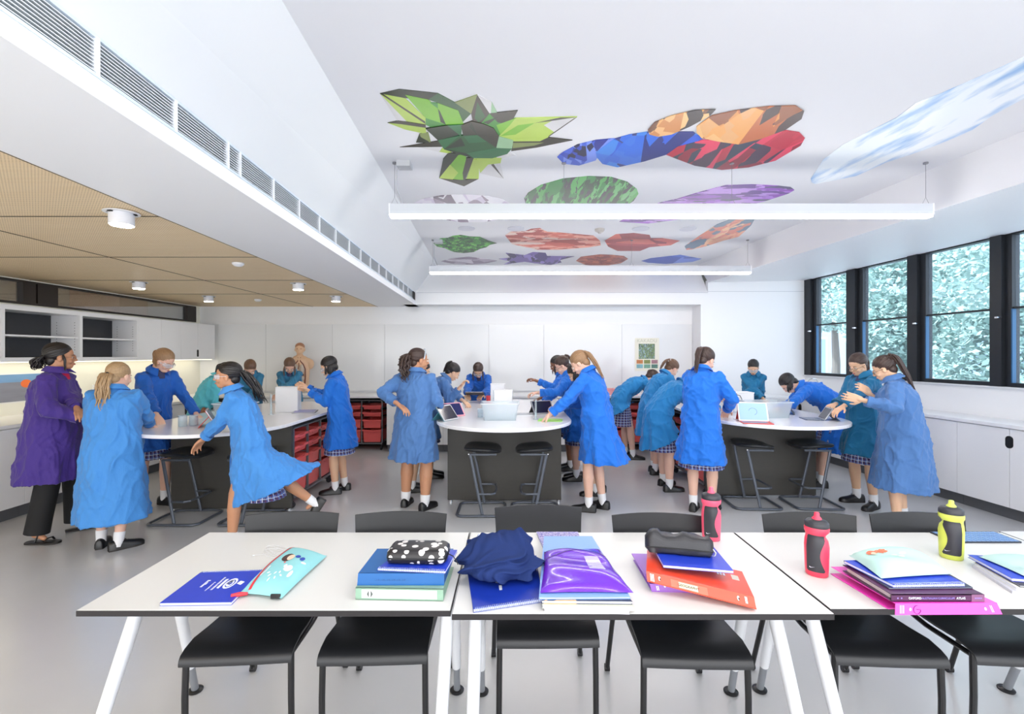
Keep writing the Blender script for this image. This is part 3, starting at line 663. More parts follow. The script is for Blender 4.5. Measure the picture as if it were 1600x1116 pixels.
# ------------------------------------------------------------------ stools
M_st = mat('stool steel', (92, 98, 108), .35, .4)
M_seat = mat('stool seat', (34, 36, 40), .32)
def make_stool(label):
    t = thing('laboratory_stool', label, 'stool', (0,0,0), 0, 'black cantilever stools')
    b = MB()
    # saddle seat
    n = 40; rings = []
    def ring(z0, ins):
        out = []
        for k in range(n):
            a = 2*math.pi*k/n; ca, sa = math.cos(a), math.sin(a)
            x = math.copysign(abs(ca)**.55, ca)*(.185-ins); y = math.copysign(abs(sa)**.6, sa)*(.195-ins)
            out.append((x-.01, y, z0+.018*(y/.19)**2-.012*(x/.18)))
        return out
    b.loft([ring(.60, .02), ring(.607, .004), ring(.622, 0), ring(.634, .01), ring(.638, .05), ring(.634, .12), ring(.632, .17)], 0)
    b.build('seat', M_seat, t, sharp=60)
    for sy in (-1, 1):
        b = MB(); b.tube([(-.005, sy*.185, .018), (-.12, sy*.165, .585), (-.12, sy*.165, .60)], .0145, 10, flat=.8); b.tube([(-.12, sy*.165, .592), (.13, sy*.165, .592)], .011, 8); b.build('leg', M_st, t)
        b = MB(); b.cyl(0, 0, -.004, .004, .006, n=10, M=T(-.135, sy*.183, .60) @ RX(90)); b.build('bolt', M_chrome, t)
    b = MB(); rp = rounded(.46, .42, .06, 5, -.02, 0)
    b.tube([(x, y, .016) for x, y in rp]+[(rp[0][0], rp[0][1], .016)], .0145, 10, flat=.8); b.build('base_loop', M_st, t)
    b = MB(); b.tube([(-.045, -.178, .215), (.08, -.178, .215), (.115, -.15, .215), (.125, 0, .215), (.115, .15, .215), (.08, .178, .215), (-.045, .178, .215)], .0105, 8); b.build('footrest', M_st, t)
    return t
s0 = make_stool('black stool under the middle workbench, seat and frame fully in view, left one'); s0.location = (-.28, 4.72, 0)
dup(s0, (.21, 4.72, 0), 180, 'black stool under the middle workbench, right one')
dup(s0, (-3.06, 4.48, 0), 0, 'black stool under the left workbench, between the fair haired girls and the runner')
dup(s0, (-2.46, 4.48, 0), 180, 'black stool under the left workbench, behind the running girl')
dup(s0, (2.50, 4.92, 0), -3, 'black stool under the right workbench, left one')
dup(s0, (3.08, 4.92, 0), 176, 'black stool under the right workbench, right one')

# ------------------------------------------------------------------ front tables
ZT = .73
M_ttop = mat('table top laminate', (216, 215, 212), .3)
M_tedge = mat('table edge black', (28, 24, 26), .4)
M_tleg = mat('table leg white', (224, 226, 230), .3)
M_sleeve = mat('leg sleeve grey', (142, 146, 152), .35, .3)
def make_table(label, x0, x1, yn, yf, legs, ang=0):
    t = thing('folding_table', label, 'table', ((x0+x1)/2, (yn+yf)/2, 0), ang, 'white front row tables')
    w, d = (x1-x0)/2, (yf-yn)/2
    b = MB(); b.box(-w, w, -d, d, ZT-.020, ZT-.0015); b.build('table_edge', M_tedge, t, .001)
    b = MB(); b.box(-w+.002, w-.002, -d+.002, d-.002, ZT-.0015, ZT); b.build('table_top', M_ttop, t)
    b = MB(); b.box(-w+.1, w-.1, -.14, -.10, ZT-.06, ZT-.021); b.box(-w+.1, w-.1, .10, .14, ZT-.06, ZT-.021); b.build('under_frame', M_sleeve, t)
    for tx, sx in legs:
        for ty, fy in ((-.09, -.42), (.04, .33)):
            top, ft = Vector((tx, ty, ZT-.021)), Vector((tx+sx*(1 if ty > 0 else .3), fy, 0))
            k = lambda q: top+(ft-top)*q
            b = MB(); b.tube([top, k(.3), k(.78)], [.024, .023, .019], 14); lg = b.build('leg', M_tleg, t)
            b = MB(); b.tube([k(.775), k(.985)], .0155, 14); b.build('leg_sleeve', M_sleeve, lg)
            b = MB(); b.lathe([(.030, 0), (.032, .004), (.032, .008), (.028, .012), (.014, .018)], ft.x, ft.y); b.build('leg_foot', M_black, lg)
    return t
make_table('white rectangular table at the left of the front row', -1.40, -.197, 1.520, 2.19, [(.53-1.06*1.03, -.10), (.565, -.02)])
make_table('white rectangular table in the middle of the front row', -.191, 1.022, 1.500, 2.19, [(-.545, -.01), (.53, .06)])
make_table('white rectangular table at the right of the front row', 1.028, 2.262, 1.530, 2.19, [(-.56, .06), (.56, .08)])
make_table('white table continuing past the right edge of the picture', 2.268, 3.48, 1.535, 2.205, [(-.5, .06), (.56, .08)])

# ------------------------------------------------------------------ chairs
M_ch = mat('chair black shell', (30, 31, 34), .38)
M_chleg = mat('chair black leg', (20, 20, 22), .3)
def make_chair(label):
    """seat front towards -y; x is width; origin on the floor below the seat centre"""
    t = thing('school_chair', label, 'chair', (0,0,0), 0, 'black plastic chairs')
    prof = [(-.235, .432), (-.232, .445), (-.222, .458), (-.195, .468), (-.14, .470), (-.05, .462), (.05, .458), (.13, .460), (.18, .470), (.205, .495)]
    n = 10; b = MB()
    def ring(off):
        rings = []
        for i, (y, z) in enumerate(prof):
            w = .198 if i < 5 else .195-.006*(i-5)
            rings.append([(w*(2*k/n-1), y, z-off+.008*(2*k/n-1)**2*(1 if i > 3 else .3)) for k in range(n+1)])
        return rings
    top, bot = ring(0), ring(.009)
    b.loft([r+q[::-1] for r, q in zip(top, bot)], 0)
    b.build('seat', M_ch, t, .0015)
    bp = [(.232, .515), (.252, .58), (.270, .66), (.284, .74), (.292, .795)]
    b = MB(); rings = []
    for i, (y, z) in enumerate(bp):
        w = .200+.004*i
        f = [(w*(2*k/n-1), y+.022*(1-(2*k/n-1)**2), z+(.008*(1-(2*k/n-1)**2) if i == 4 else 0)) for k in range(n+1)]
        rings.append(f+[(p[0], p[1]+.008, p[2]) for p in f][::-1])
    b.loft(rings, 0); b.build('backrest', M_ch, t, .0015)
    for sx in (-1, 1):
        b = MB(); b.tube([(sx*.190, -.205, .012), (sx*.188, -.210, .30), (sx*.186, -.205, .452)], [.0115, .0115, .0115], 10); b.build('leg', M_chleg, t)
        b = MB(); b.tube([(sx*.222, .385, .014), (sx*.214, .30, .27), (sx*.206, .235, .48), (sx*.206, .243, .56), (sx*.206, .262, .65)], .0115, 10); b.build('leg', M_chleg, t)
        b = MB(); b.tube([(sx*.186, -.20, .443), (sx*.19, 0, .438), (sx*.206, .235, .475)], .010, 8); b.build('side_rail', M_chleg, t)
        b = MB(); b.tube([(sx*.222-.012, .388, .017), (sx*.222+.012, .388, .017)], .017, 12); b.build('rear_foot', M_black, t)
    return t
c0 = make_chair('black plastic chair at the left end of the front row of tables')
c0.location = (-1.02, 1.95, 0); c0.rotation_euler = (0, 0, math.radians(4))
for x, y, rz, lab in ((-.515, 1.95, 2, 'black plastic chair behind the blue and green binders'), (.135, 2.05, 1, 'black plastic chair behind the dark blue jumper'), (.675, 1.93, -2, 'black plastic chair behind the orange binder'), (1.385, 1.94, -3, 'black plastic chair behind the pink and black bottle on the right table'), (1.895, 1.94, -3, 'black plastic chair behind the pink folder and atlas')):
    dup(c0, (x, y, 0), rz, lab)
# ------------------------------------------------------------------ things on the front tables
def hexa(b, bot, top, mi=0):
    vs = [tuple(p) for p in bot]+[tuple(p) for p in top]
    return b.add(vs, [(3,2,1,0),(4,5,6,7),(0,1,5,4),(1,2,6,5),(2,3,7,6),(3,0,4,7)], mi)
def put(px4, z):               # four corners near-left, near-right, far-right, far-left seen at height z
    return [G(x, y, z) for x, y in px4]
def lerp4(q, u, v): return q[0]*(1-u)*(1-v)+q[1]*u*(1-v)+q[2]*u*v+q[3]*(1-u)*v
def quadprism(q, z0, z1, ins=0):
    c = sum((Vector(p) for p in q), Vector())/4
    q = [Vector(p)+(c-Vector(p))*ins for p in q]
    return [Vector((p.x, p.y, z0)) for p in q], [Vector((p.x, p.y, z1)) for p in q]
def base_of(q, z): c = sum((Vector(p) for p in q), Vector())/4; return Vector((c.x, c.y, z))
def loc4(q, o): return [Vector(p)-o for p in q]
M_page = mat('paper pages', (226, 228, 240), .6)
M_cover = mat('blue notebook cover', (34, 62, 190), .32, noise=.04)
M_cover2 = mat('deep blue notebook cover', (24, 52, 160), .32, noise=.04)
M_coil = mat('spiral wire', (190, 200, 236), .25, .5)
M_mark = mat('white print', (236, 240, 250), .4)
def notebook(label, px4, z0, h, coil='far', cover=M_cover, marks=None, group='blue spiral notebooks'):
    zt = z0+h; q = put(px4, zt); o = base_of(q, z0)
    t = thing('spiral_notebook', label, 'notebook', o, 0, group); q = [p-o for p in q]
    b = MB(); hexa(b, *quadprism(q, .0012, h-.0012, .012)); b.build('pages', M_page, t)
    b = MB(); hexa(b, *quadprism(q, h-.0012, h)); hexa(b, *quadprism(q, 0, .0012)); b.build('cover', cover, t)
    e0, e1 = (q[0], q[1]) if coil == 'near' else (q[3], q[2]) if coil == 'far' else (q[0], q[3])
    d = (e1-e0); n = int(d.length/.0062); out = (e0+e1)/2-base_of(q, 0); out.z = 0; out.normalize()
    b = MB()
    for k in range(1, n):
        c = e0+d*(k/n); pts = [c+out*(-.0035+.0075*math.cos(a))+Vector((0, 0, max(-h+.0016, -h/2+(h/2+.0025)*math.sin(a)))) for a in [math.radians(q) for q in range(-60, 156, 27)]]
        b.tube(pts, .0013, 4, cap=False)
    cl = b.build('spiral_binding', M_coil, t)
    if marks:
        b = MB()
        for poly in marks: b.add([lerp4(q, u, v)+Vector((0, 0, .0006)) for u, v in poly], [tuple(range(len(poly)))])
        b.build('cover_print', M_mark, t)
    return t
rr = random.Random(5)
def dashes(u0, u1, v, w, n, slant=0):
    out = []
    for k in range(n):
        a = u0+(u1-u0)*k/n; c = a+(u1-u0)/n*.7; dv = w*rr.uniform(.6, 1)
        out.append([(a, v+slant*(a-u0)), (c, v+slant*(c-u0)), (c, v+dv+slant*(c-u0)), (a, v+dv+slant*(a-u0))])
    return out
def ringpoly(cu, cv, ru, rv, w, n=14):
    return [[(cu+ru*math.cos(a), cv+rv*math.sin(a)), (cu+ru*math.cos(a2), cv+rv*math.sin(a2)), (cu+ru*(1-w)*math.cos(a2), cv+rv*(1-w)*math.sin(a2)), (cu+ru*(1-w)*math.cos(a), cv+rv*(1-w)*math.sin(a))] for a, a2 in [(2*math.pi*k/n, 2*math.pi*(k+1)/n) for k in range(n)]]
def column(v0, v1, u, w, n): return [[(p[1], p[0]) for p in poly] for poly in dashes(v0, v1, u, w, n)]
mk = column(.36, .78, .50, .035, 16)+column(.34, .62, .43, .025, 12)+column(.46, .70, .29, .05, 6)+ringpoly(.70, .56, .085, .17, .28)+ringpoly(.70, .56, .045, .10, .5)+[[(.63, .50), (.66, .50), (.72, .66), (.69, .68)], [(.80, .55), (.88, .50), (.90, .60), (.82, .64)], [(.56, .42), (.60, .40), (.60, .72), (.56, .70)]]
notebook('blue spiral notebook with white crest at the left end of the front tables', [(249.6, 942.4), (361.6, 941), (411, 890.8), (313.5, 894.3)], ZT, .0105, 'far', M_cover, mk)

def pillow(name, label, q, z0, h, m, cat, pinch=.5, seed=0, n=22, group=None, wr=.003, decals=()):
    """soft pouch: q four world corners on its seam plane, bulging up and a little down"""
    o = base_of(q, z0); t = thing(name, label, cat, o, 0, group); q = [Vector((p.x-o.x, p.y-o.y, 0)) for p in q]; rd = random.Random(seed)
    ph = [(rd.uniform(3, 9), rd.uniform(3, 9), rd.uniform(0, 6)) for _ in range(5)]
    def pt(u, v, lift=0):
        bu = max(0, 1-abs(2*u-1)**2.6); bv = max(0, 1-abs(2*v-1)**2.6); bl = (bu*bv)**pinch
        p = lerp4(q, u, v); c = lerp4(q, .5, .5)
        p = p+(c-p)*(.035*(1-bl)*(4*(u-.5)**2*(1-4*(v-.5)**2)+4*(v-.5)**2*(1-4*(u-.5)**2)))
        w = sum(math.sin(a*u+c_*v*1.7+f) for a, c_, f in ph)*wr*bl
        p.z = .004+h*bl+w+lift
        return p
    b = MB(); N_ = n+1
    top = [pt(i/n, j/n) for j in range(N_) for i in range(N_)]
    bot = []
    for j in range(N_):
        for i in range(N_):
            p = pt(i/n, j/n); k = min(i, j, n-i, n-j)/n; bot.append(Vector((p.x, p.y, .0005 if k > .08 else .0035*(1-k/.08)+.0005)))
    fs = [(j*N_+i, j*N_+i+1, (j+1)*N_+i+1, (j+1)*N_+i) for j in range(n) for i in range(n)]
    b.add(top, fs, 0, True); b.add(bot, [f[::-1] for f in fs], 0, True)
    b.build('pouch_body', m, t, sharp=80)
    return t, pt
def strip(b, pt, path, w, lift=.0012, mi=0):
    """ribbon following the pouch surface along uv points"""
    pp = []
    for k in range(len(path)-1):
        for s in range(6): pp.append((path[k][0]+(path[k+1][0]-path[k][0])*s/6, path[k][1]+(path[k+1][1]-path[k][1])*s/6))
    pp.append(path[-1]); rows = []
    for k, (u, v) in enumerate(pp):
        a, c = pp[max(k-1, 0)], pp[min(k+1, len(pp)-1)]; du, dv = c[0]-a[0], c[1]-a[1]; l = math.hypot(du, dv) or 1
        nu, nv = -dv/l*w, du/l*w
        rows.append([pt(min(1, max(0, u+nu)), min(1, max(0, v+nv)), lift), pt(min(1, max(0, u-nu)), min(1, max(0, v-nv)), lift)])
    vs = [p for r in rows for p in r]
    b.add(vs, [(2*k, 2*k+1, 2*k+3, 2*k+2) for k in range(len(rows)-1)], mi, True)
def patch(b, pt, cu, cv, ru, rv, mi=0, lift=.0014, n=12, rot=0):
    c, s = math.cos(rot), math.sin(rot)
    vs = [pt(cu, cv, lift)]
    for k in range(n):
        a = 2*math.pi*k/n; x, y = ru*math.cos(a), rv*math.sin(a); vs.append(pt(min(1, max(0, cu+x*c-y*s)), min(1, max(0, cv+x*s+y*c)), lift))
    b.add(vs, [(0, k+1, (k+1) % n+1) for k in range(n)], mi, True)
# teal pencil case
q = put([(374, 930), (440, 938), (511, 871), (452, 858)], ZT+.004)
q = [q[0], q[1], q[2], q[3]]
t, pt = pillow('pencil_case', 'pale teal pencil case with red zip and printed girl, lying across a notebook', q, ZT+.0005, .036, mat('teal cotton', (142, 204, 208), .75, noise=.05, nscale=30), 'pencil case', seed=2, wr=.0015)
t.location.z = ZT+.006
b = MB(); strip(b, pt, [(.20, .02), (.16, .3), (.13, .6), (.16, .98)], .032); b.build('zip', mat('red zip', (214, 50, 62), .5), t)
b = MB(); p0 = pt(.18, 0); b.tube([p0, p0+Vector((-.02, -.012, .004)), p0+Vector((-.045, -.018, .002))], [.005, .008, .006], 8); b.build('zip_pull', MATS['red zip'], t)
PR = [mat('print brown', (72, 48, 44), .7), mat('print skin', (236, 206, 180), .7), mat('print navy', (40, 70, 170), .7), mat('print white', (240, 240, 240), .7), mat('print rose', (226, 120, 120), .7)]
b = MB(); patch(b, pt, .42, .60, .13, .085, 0); patch(b, pt, .50, .60, .08, .06, 1, .002); patch(b, pt, .64, .64, .06, .035, 2); patch(b, pt, .77, .62, .05, .045, 2); patch(b, pt, .86, .56, .05, .02, 3, rot=.3)
patch(b, pt, .66, .40, .10, .055, 3); patch(b, pt, .80, .32, .04, .06, 3); patch(b, pt, .55, .44, .035, .03, 3); patch(b, pt, .46, .50, .02, .02, 4)
for u, v in ((.45, .2), (.52, .26), (.6, .18), (.5, .14), (.38, .24), (.66, .25), (.58, .3)): patch(b, pt, u, v, .03, .014, 3, rot=u*9)
strip(b, pt, [(.22, .2), (.27, .28), (.25, .38)], .014, mi=3)
b.build('printed_picture', PR, t)
b = MB(); p0 = pt(.86, .0); b.box(-.016, .016, -.004, .002, -.004, .010, M=T(*p0)); b.build('sewn_tag', M_black, t)
# earphones
b = MB(); rd = random.Random(3)
pts = [G(396, 868, ZT+.003)]
for k in range(60):
    a = k*.42; pts.append(G(432+22*math.cos(a)*(1-.004*k)+.1*k, 862+8*math.sin(a*1.05)+3*math.sin(a*.37), ZT+.003+.0025*(1+math.sin(k*1.3))))
b.tube(pts, .0010, 5); b.ball(pts[0], (.006, .004, .003))
o = b.build('earphones', mat('white cable', (222, 222, 224), .4)); tag(o, 'tangled thin white earphones beside the teal pencil case', 'earphones')
# binders stack
def binder(label, front4, depth_shift, z, mats_, parts=None, name='ring_binder'):
    pass
def lever(label, bl, br, tl, tr, depth, dirv, m, pages, name='ring_binder', cat='binder', rim=.003, open_side=True, group='ring binders'):
    """binder lying flat: spine corners bottom-left/right, top-left/right (world), reaching back by depth along dirv"""
    o = (bl+br)/2; t = thing(name, label, cat, o, 0, group); bl, br, tl, tr = [p-o for p in (bl, br, tl, tr)]
    dv = Vector(dirv).normalized()*depth
    b = MB(); hexa(b, [bl, br, br+dv, bl+dv], [bl+Vector((0,0,rim)), br+Vector((0,0,rim)), br+dv+Vector((0,0,rim)), bl+dv+Vector((0,0,rim))])
    hexa(b, [tl-Vector((0,0,rim)), tr-Vector((0,0,rim)), tr+dv-Vector((0,0,rim)), tl+dv-Vector((0,0,rim))], [tl, tr, tr+dv, tl+dv]); b.build('cover', m, t)
    s = Vector((0, rim, 0)); b = MB(); hexa(b, [bl, br, br+s, bl+s], [tl, tr, tr+s, tl+s]); b.build('spine', m, t)
    i = (br-bl).normalized()*.012; w = dv.normalized()*.02
    b = MB(); hexa(b, [bl+i+w+Vector((0,0,rim)), br-i+w+Vector((0,0,rim)), br-i+dv*.97+Vector((0,0,rim)), bl+i+dv*.97+Vector((0,0,rim))], [tl+i+w-Vector((0,0,rim*1.5)), tr-i+w-Vector((0,0,rim*1.5)), tr-i+dv*.97-Vector((0,0,rim*1.5)), tl+i+dv*.97-Vector((0,0,rim*1.5))]); b.build('paper_block', pages, t)
    fr = lambda u, v, out=.0006: (bl*(1-u)+br*u)*(1-v)+(tl*(1-u)+tr*u)*v+Vector((0, -out, 0))
    tp = lambda u, v, out=.0006: (tl*(1-u)+tr*u)+dv*v+Vector((0, 0, out))
    return t, fr, tp
def sq(b, f, u0, u1, v0, v1, out=.0006, mi=0): b.add([f(u0, v0, out), f(u1, v0, out), f(u1, v1, out), f(u0, v1, out)], [(0,1,2,3)], mi)
z = ZT
A, B_ = G(555.5, 937.5, z), G(692.5, 940, z); up = Vector((0, 0, .041))
t, fr, tp = lever('translucent sea green ring binder at the bottom of the stack', A, B_, A+up, B_+up, .25, (.02, 1, 0), mat('sea green plastic', (140, 174, 152), .3), M_page)
b = MB(); sq(b, fr, .07, .93, .16, .86); b.build('spine_label', mat('label white', (228, 228, 232), .5), t)
b = MB(); hexpts = [(math.cos(a), math.sin(a)) for a in [math.pi/3*k for k in range(6)]]
b.add([fr(.165+.034*x, .5+.27*y, .0011) for x, y in hexpts], [tuple(range(6))]); b.build('hexagon_emblem', mat('emblem grey', (84, 92, 88), .5), t)
b = MB(); sq(b, fr, .155, .175, .27, .73, .0015); b.build('emblem_stripe', MATS['label white'], t)
b = MB(); [sq(b, fr, u, u+.0015, .2, .82, .001) for u in (.44, .62, .80, .87, .885, .90)]; b.build('ruled_lines', mat('ruled line grey', (190, 190, 198), .6), t)
z = ZT+.0415
A, B_ = G(560, 912.0, z), G(692.5, 919, z); A.y = B_.y = (A.y+B_.y)/2+.002
t, fr, tp = lever('petrol blue ring binder lying on the green one', A, B_, A+Vector((.002,.004,.039)), B_+Vector((0,.004,.039)), .205, (.03, 1, 0), mat('petrol blue plastic', (14, 92, 160), .3, noise=.05), M_page)
b = MB(); [sq(b, fr, .2+.02*k, .2+.02*k+.012, .40, .40+.12*((k*7) % 3+1)/3, .0008) for k in range(18)]; b.build('embossed_marks', mat('embossed blue', (12, 74, 134), .4), t)
nz = ZT+.0415+.040
notebook('blue spiral notebook under the black and white case', [(589.4, 888), (696, 892.5), (714.5, 859.4), (630, 858.5)], nz, .009, 'near', M_cover)
# black and white case
m, nt, bs = _new('black white print'); tc = N(nt, 'ShaderNodeTexCoord'); v = N(nt, 'ShaderNodeTexVoronoi', Scale=34.0); nt.links.new(tc.outputs['Object'], v.inputs[0])
ltn = N(nt, 'ShaderNodeMath', operation='LESS_THAN'); ltn.inputs[1].default_value = .40; nt.links.new(v.outputs['Distance'], ltn.inputs[0])
mx = nt.nodes.new('ShaderNodeMixRGB'); mx.inputs[1].default_value = srgb(34, 32, 34); mx.inputs[2].default_value = srgb(222, 218, 214); nt.links.new(ltn.outputs[0], mx.inputs[0]); nt.links.new(mx.outputs[0], bs.inputs['Base Color']); bs.inputs['Roughness'].default_value = .35
c = G(650, 884, nz+.0095); t = thing('pencil_case', 'black and white patterned glossy zip case on top of the binder stack', 'pencil case', (c.x, c.y+.055, nz+.0115), -2)
b = MB(); rp = lambda g, z_: [(x, y, z_) for x, y in rounded(.212-g, .115-g, .022, 5)]
b.loft([rp(.02, 0), rp(.004, .006), rp(0, .018)], 0); b.build('case_base', m, t, sharp=60)
b = MB(); b.loft([rp(.0, .0185), rp(.0, .024)], 0); b.build('zip', M_black, t)
b = MB(); b.loft([rp(0, .0245), rp(.004, .038), rp(.02, .046), rp(.06, .049)], 0); b.build('case_lid', m, t, sharp=60)
b = MB(); b.tube([(.106, -.01, .022), (.125, -.02, .018), (.14, -.04, .010), (.148, -.055, .004)], .0018, 6); b.build('wrist_strap', M_black, t)
# ---- middle table
notebook('dark blue spiral notebook sticking out from under the jumper', [(739.7, 952), (847, 936), (838, 868), (729, 880)], ZT, .012, 'near', M_cover2, dashes(.36, .44, .44, .05, 3)+dashes(.50, .58, .50, .05, 3)+[[(.40, .28), (.44, .28), (.44, .38), (.40, .38)]])
notebook('clear covered white notebook behind the jumper on the middle table', [(738, 872), (800, 872), (806, 835), (748, 835)], ZT, .008, 'left', mat('frosted cover', (232, 232, 238), .25), None, 'white notebooks')
# jumper
class mnoise:                 # smooth repeatable noise from sines
    @staticmethod
    def noise(p): return (math.sin(2.1*p.x+1.3*p.y+.4)*math.cos(1.7*p.y-1.1*p.z+1)+math.sin(1.3*p.z+2.3*p.x-.8*p.y+2)*.6+math.sin(3.1*p.y+1.9*p.z+.3)*.35)/1.6
    @staticmethod
    def noise_vector(p): return Vector((mnoise.noise(p*1.4), mnoise.noise(p*1.4+Vector((4, 1, 7))), mnoise.noise(p*1.4+Vector((9, 5, 2)))))
def cloth_heap(name, label, loc, size, m, seed=1):
    bm = bmesh.new(); bmesh.ops.create_icosphere(bm, subdivisions=6, radius=1)
    for v in bm.verts:
        p = v.co.copy(); d = p*.9+Vector((seed, 2.2, .4))
        w = mnoise.noise_vector(d); c1 = p.x*.75-p.y*.35-p.z*.5+w.x*.6; c2 = -p.x*.7+p.y*.4+p.z*.7+w.y*.8
        rg = lambda q: (.5+.5*math.cos(2*q+1.5*math.sin(2*q)))
        k = .90+.09*mnoise.noise(d*1.3)+.17*(rg(3.9*c1)-.4)+.08*(rg(5.2*c2+1)-.4)*(1-abs(w.z))+.02*math.sin(13*c2+4*w.z)
        q = p*k
        hump = 1+.42*math.exp(-((q.x-.35)**2+(q.y-.30)**2)*4)-.25*math.exp(-((q.x+.75)**2+(q.y+.35)**2)*2.5)
        v.co = Vector((q.x*size[0]*1.12, q.y*size[1]*1.05, max(q.z, -.32)*size[2]*hump))
    mz = min(v.co.z for v in bm.verts)
    for v in bm.verts: v.co.z -= mz
    me = bpy.data.meshes.new(name); bm.to_mesh(me); bm.free(); me.materials.append(m)
    for p in me.polygons: p.use_smooth = True
    o = bpy.data.objects.new(name, me); COL.objects.link(o); o.location = loc; return tag(o, label, 'jumper')
M_knit = mat('navy knit', (40, 56, 106), .95, noise=.15, nscale=120, stretch=(1, 6, 1), bump=.3, bscale=160, spec=.1)
c = G(786, 905, ZT); cloth_heap('jumper', 'crumpled navy knitted jumper heaped on the middle table', (c.x-.012, 1.80, ZT+.014), (.150, .18, .080), M_knit, 3)
# papers, books, folder and pouch
def slab(name, label, px4, z0, h, m, cat, pages=None, group=None, bev=.0008):
    q = put(px4, z0+h); o = base_of(q, z0); t = thing(name, label, cat, o, 0, group); q = [p-o for p in q]
    if pages:
        b = MB(); hexa(b, *quadprism(q, .0012, h-.0012, .015)); b.build('pages', pages, t)
        b = MB(); hexa(b, *quadprism(q, h-.0012, h)); hexa(b, *quadprism(q, 0, .0012)); b.build('cover', m, t)
    else:
        b = MB(); hexa(b, *quadprism(q, 0, h)); b.build('sheet_stack', m, t)
    return t, q
M_floral = palette('indigo flower print', [(62, 56, 150), (96, 84, 190), (190, 180, 226), (48, 44, 120), (232, 224, 236), (80, 70, 170)], (1, 1, 1), 46, .35, smooth=.4)
slab('exercise_book', 'indigo flower patterned exercise book under the pink knit on the middle table', [(860, 880), (919, 880), (903, 831), (838, 831)], ZT, .009, M_floral, 'book', M_page)
slab('folder', 'pale blue folder with its corner showing behind the purple pouch', [(900, 880), (952, 880), (921, 834), (884, 834)], ZT+.0005, .002, mat('light blue card', (130, 168, 232), .4), 'folder', None) if False else None
st = [(851, 949), (990, 950), (932, 858), (858, 858)]
slab('textbook', 'white magazine at the bottom of the pile under the purple pouch', [(850, 951), (984, 955.5), (936, 884), (860, 882)], ZT, .010, mat('white book cover', (226, 224, 228), .3), 'book', M_page, 'books piled under the purple pouch')
slab('textbook', 'cream edged textbook second from the bottom under the purple pouch', [(847, 945), (992, 949), (940, 884), (860, 882)], ZT+.0105, .012, mat('cream book cover', (206, 208, 190), .3), 'book', M_page, 'books piled under the purple pouch')
slab('textbook', 'dark textbook with orange picture under the pale blue folder', [(846, 938.5), (988, 940), (938, 878), (858, 877)], ZT+.023, .010, palette('textbook cover', [(60, 66, 84), (70, 78, 96), (220, 170, 110), (48, 56, 78)], (1, 1, 1), 9), 'book', M_page, 'books piled under the purple pouch')
slab('folder', 'pale blue folder directly under the purple pouch', [(842, 934), (985, 933), (925, 838), (850, 838)], ZT+.0335, .007, mat('light blue card', (130, 168, 232), .4), 'folder', M_page)
q = put([(844, 926), (990, 926), (937, 858), (850, 862)], ZT+.046)
t, pt = pillow('zip_pouch', 'glossy violet plastic zip pouch on a pile of books', q, ZT+.041, .030, mat('violet vinyl', (104, 38, 190), .22, noise=.1, nscale=8, coat=.4), 'pouch', seed=8, wr=.0022, pinch=.42)
b = MB(); strip(b, pt, [(.02, .70), (.3, .76), (.6, .80), (.98, .70)], .008, .0012); b.build('zip', mat('dark violet', (70, 44, 120), .4), t)
b = MB(); pp = [pt(u, v, .0016) for v in (.30, .46, .62) for u in (.60, .70, .80)]
b.add(pp, [(0,1,4,3),(1,2,5,4),(3,4,7,6),(4,5,8,7)], 0, True); b.build('label_window', clear('clear label pocket', (245, 240, 255), .55, .08), t)
b = MB()
for v in (.34, .40, .46, .52, .58): strip(b, pt, [(.62, v), (.78, v)], .004, .0022)
b.build('label_lines', mat('pale violet line', (204, 190, 232), .5), t)
b = MB(); c = G(884, 860, ZT+.03); rdx = random.Random(2)
for k in range(9): b.tube([c+Vector((-.055+.11*j/10, -.006*k+.03, .004*math.sin(k+j)+.012-abs(j-5)*.0012)) for j in range(11)], .0042, 6)
o = b.build('knitted_case', mat('pink knit', (236, 160, 160), .8, bump=.3, bscale=200)); tag(o, 'small pink knitted item peeping out behind the violet pouch', 'pencil case')
o.location.z -= .012; o.location.z += .0
# orange binder group
M_pur = mat('lilac plastic', (150, 96, 196), .3); M_pur2 = mat('purple plastic', (112, 66, 170), .3)
A, B_ = G(1018.5, 925, ZT), G(1120, 928, ZT)
t, fr, tp = lever('lilac ring folder lying under the orange binder', A, B_+Vector((.05, 0, 0)), A+Vector((-.006, .005, .026)), B_+Vector((.05, .005, .026)), .25, (-.0, 1, 0), M_pur, M_page)
b = MB(); [sq(b, fr, .07+.02*k, .07+.02*k+.012, .2, .75) for k in range(2)]; b.build('spine_print', M_mark, t)
b = MB(); b.add([fr(.18+.012*math.cos(a), .72+.16*math.sin(a), .001) for a in [math.pi/5*k for k in range(10)]], [tuple(range(10))]); b.build('finger_hole', M_mark, t)
M_or = mat('orange plastic', (236, 74, 42), .28, noise=.04, coat=.3)
A, B_ = G(1011.5, 909, ZT+.040), G(1182, 952.6, ZT+.010)
dvo = Vector((.26, 1, 0))
A2_, B2_ = A+Vector((-.002, .006, .034)), B_+Vector((-.004, .008, .036))
t, fr, tp = lever('bright orange ring binder set askew with a cream spine label', A, B_, A2_, B2_, .215, (.30, 1, -.06), M_or, M_page)
b = MB(); sq(b, fr, .235, .58, .12, .80); b.build('label_pocket', mat('coral pocket', (244, 110, 84), .3), t)
b = MB(); sq(b, fr, .31, .49, .22, .72, .0012); b.build('paper_label', mat('cream label', (232, 224, 190), .6), t)
e = (B_-A).normalized(); ux = Vector((0, 0, 1)); fwd = e.cross(ux).normalized(); ux = fwd.cross(e) * -1
def face_matrix(p, e, u):
    n = e.cross(u).normalized(); m_ = Matrix.Identity(4); m_.col[0][:3] = e; m_.col[1][:3] = u; m_.col[2][:3] = n; m_.col[3][:3] = p; return m_
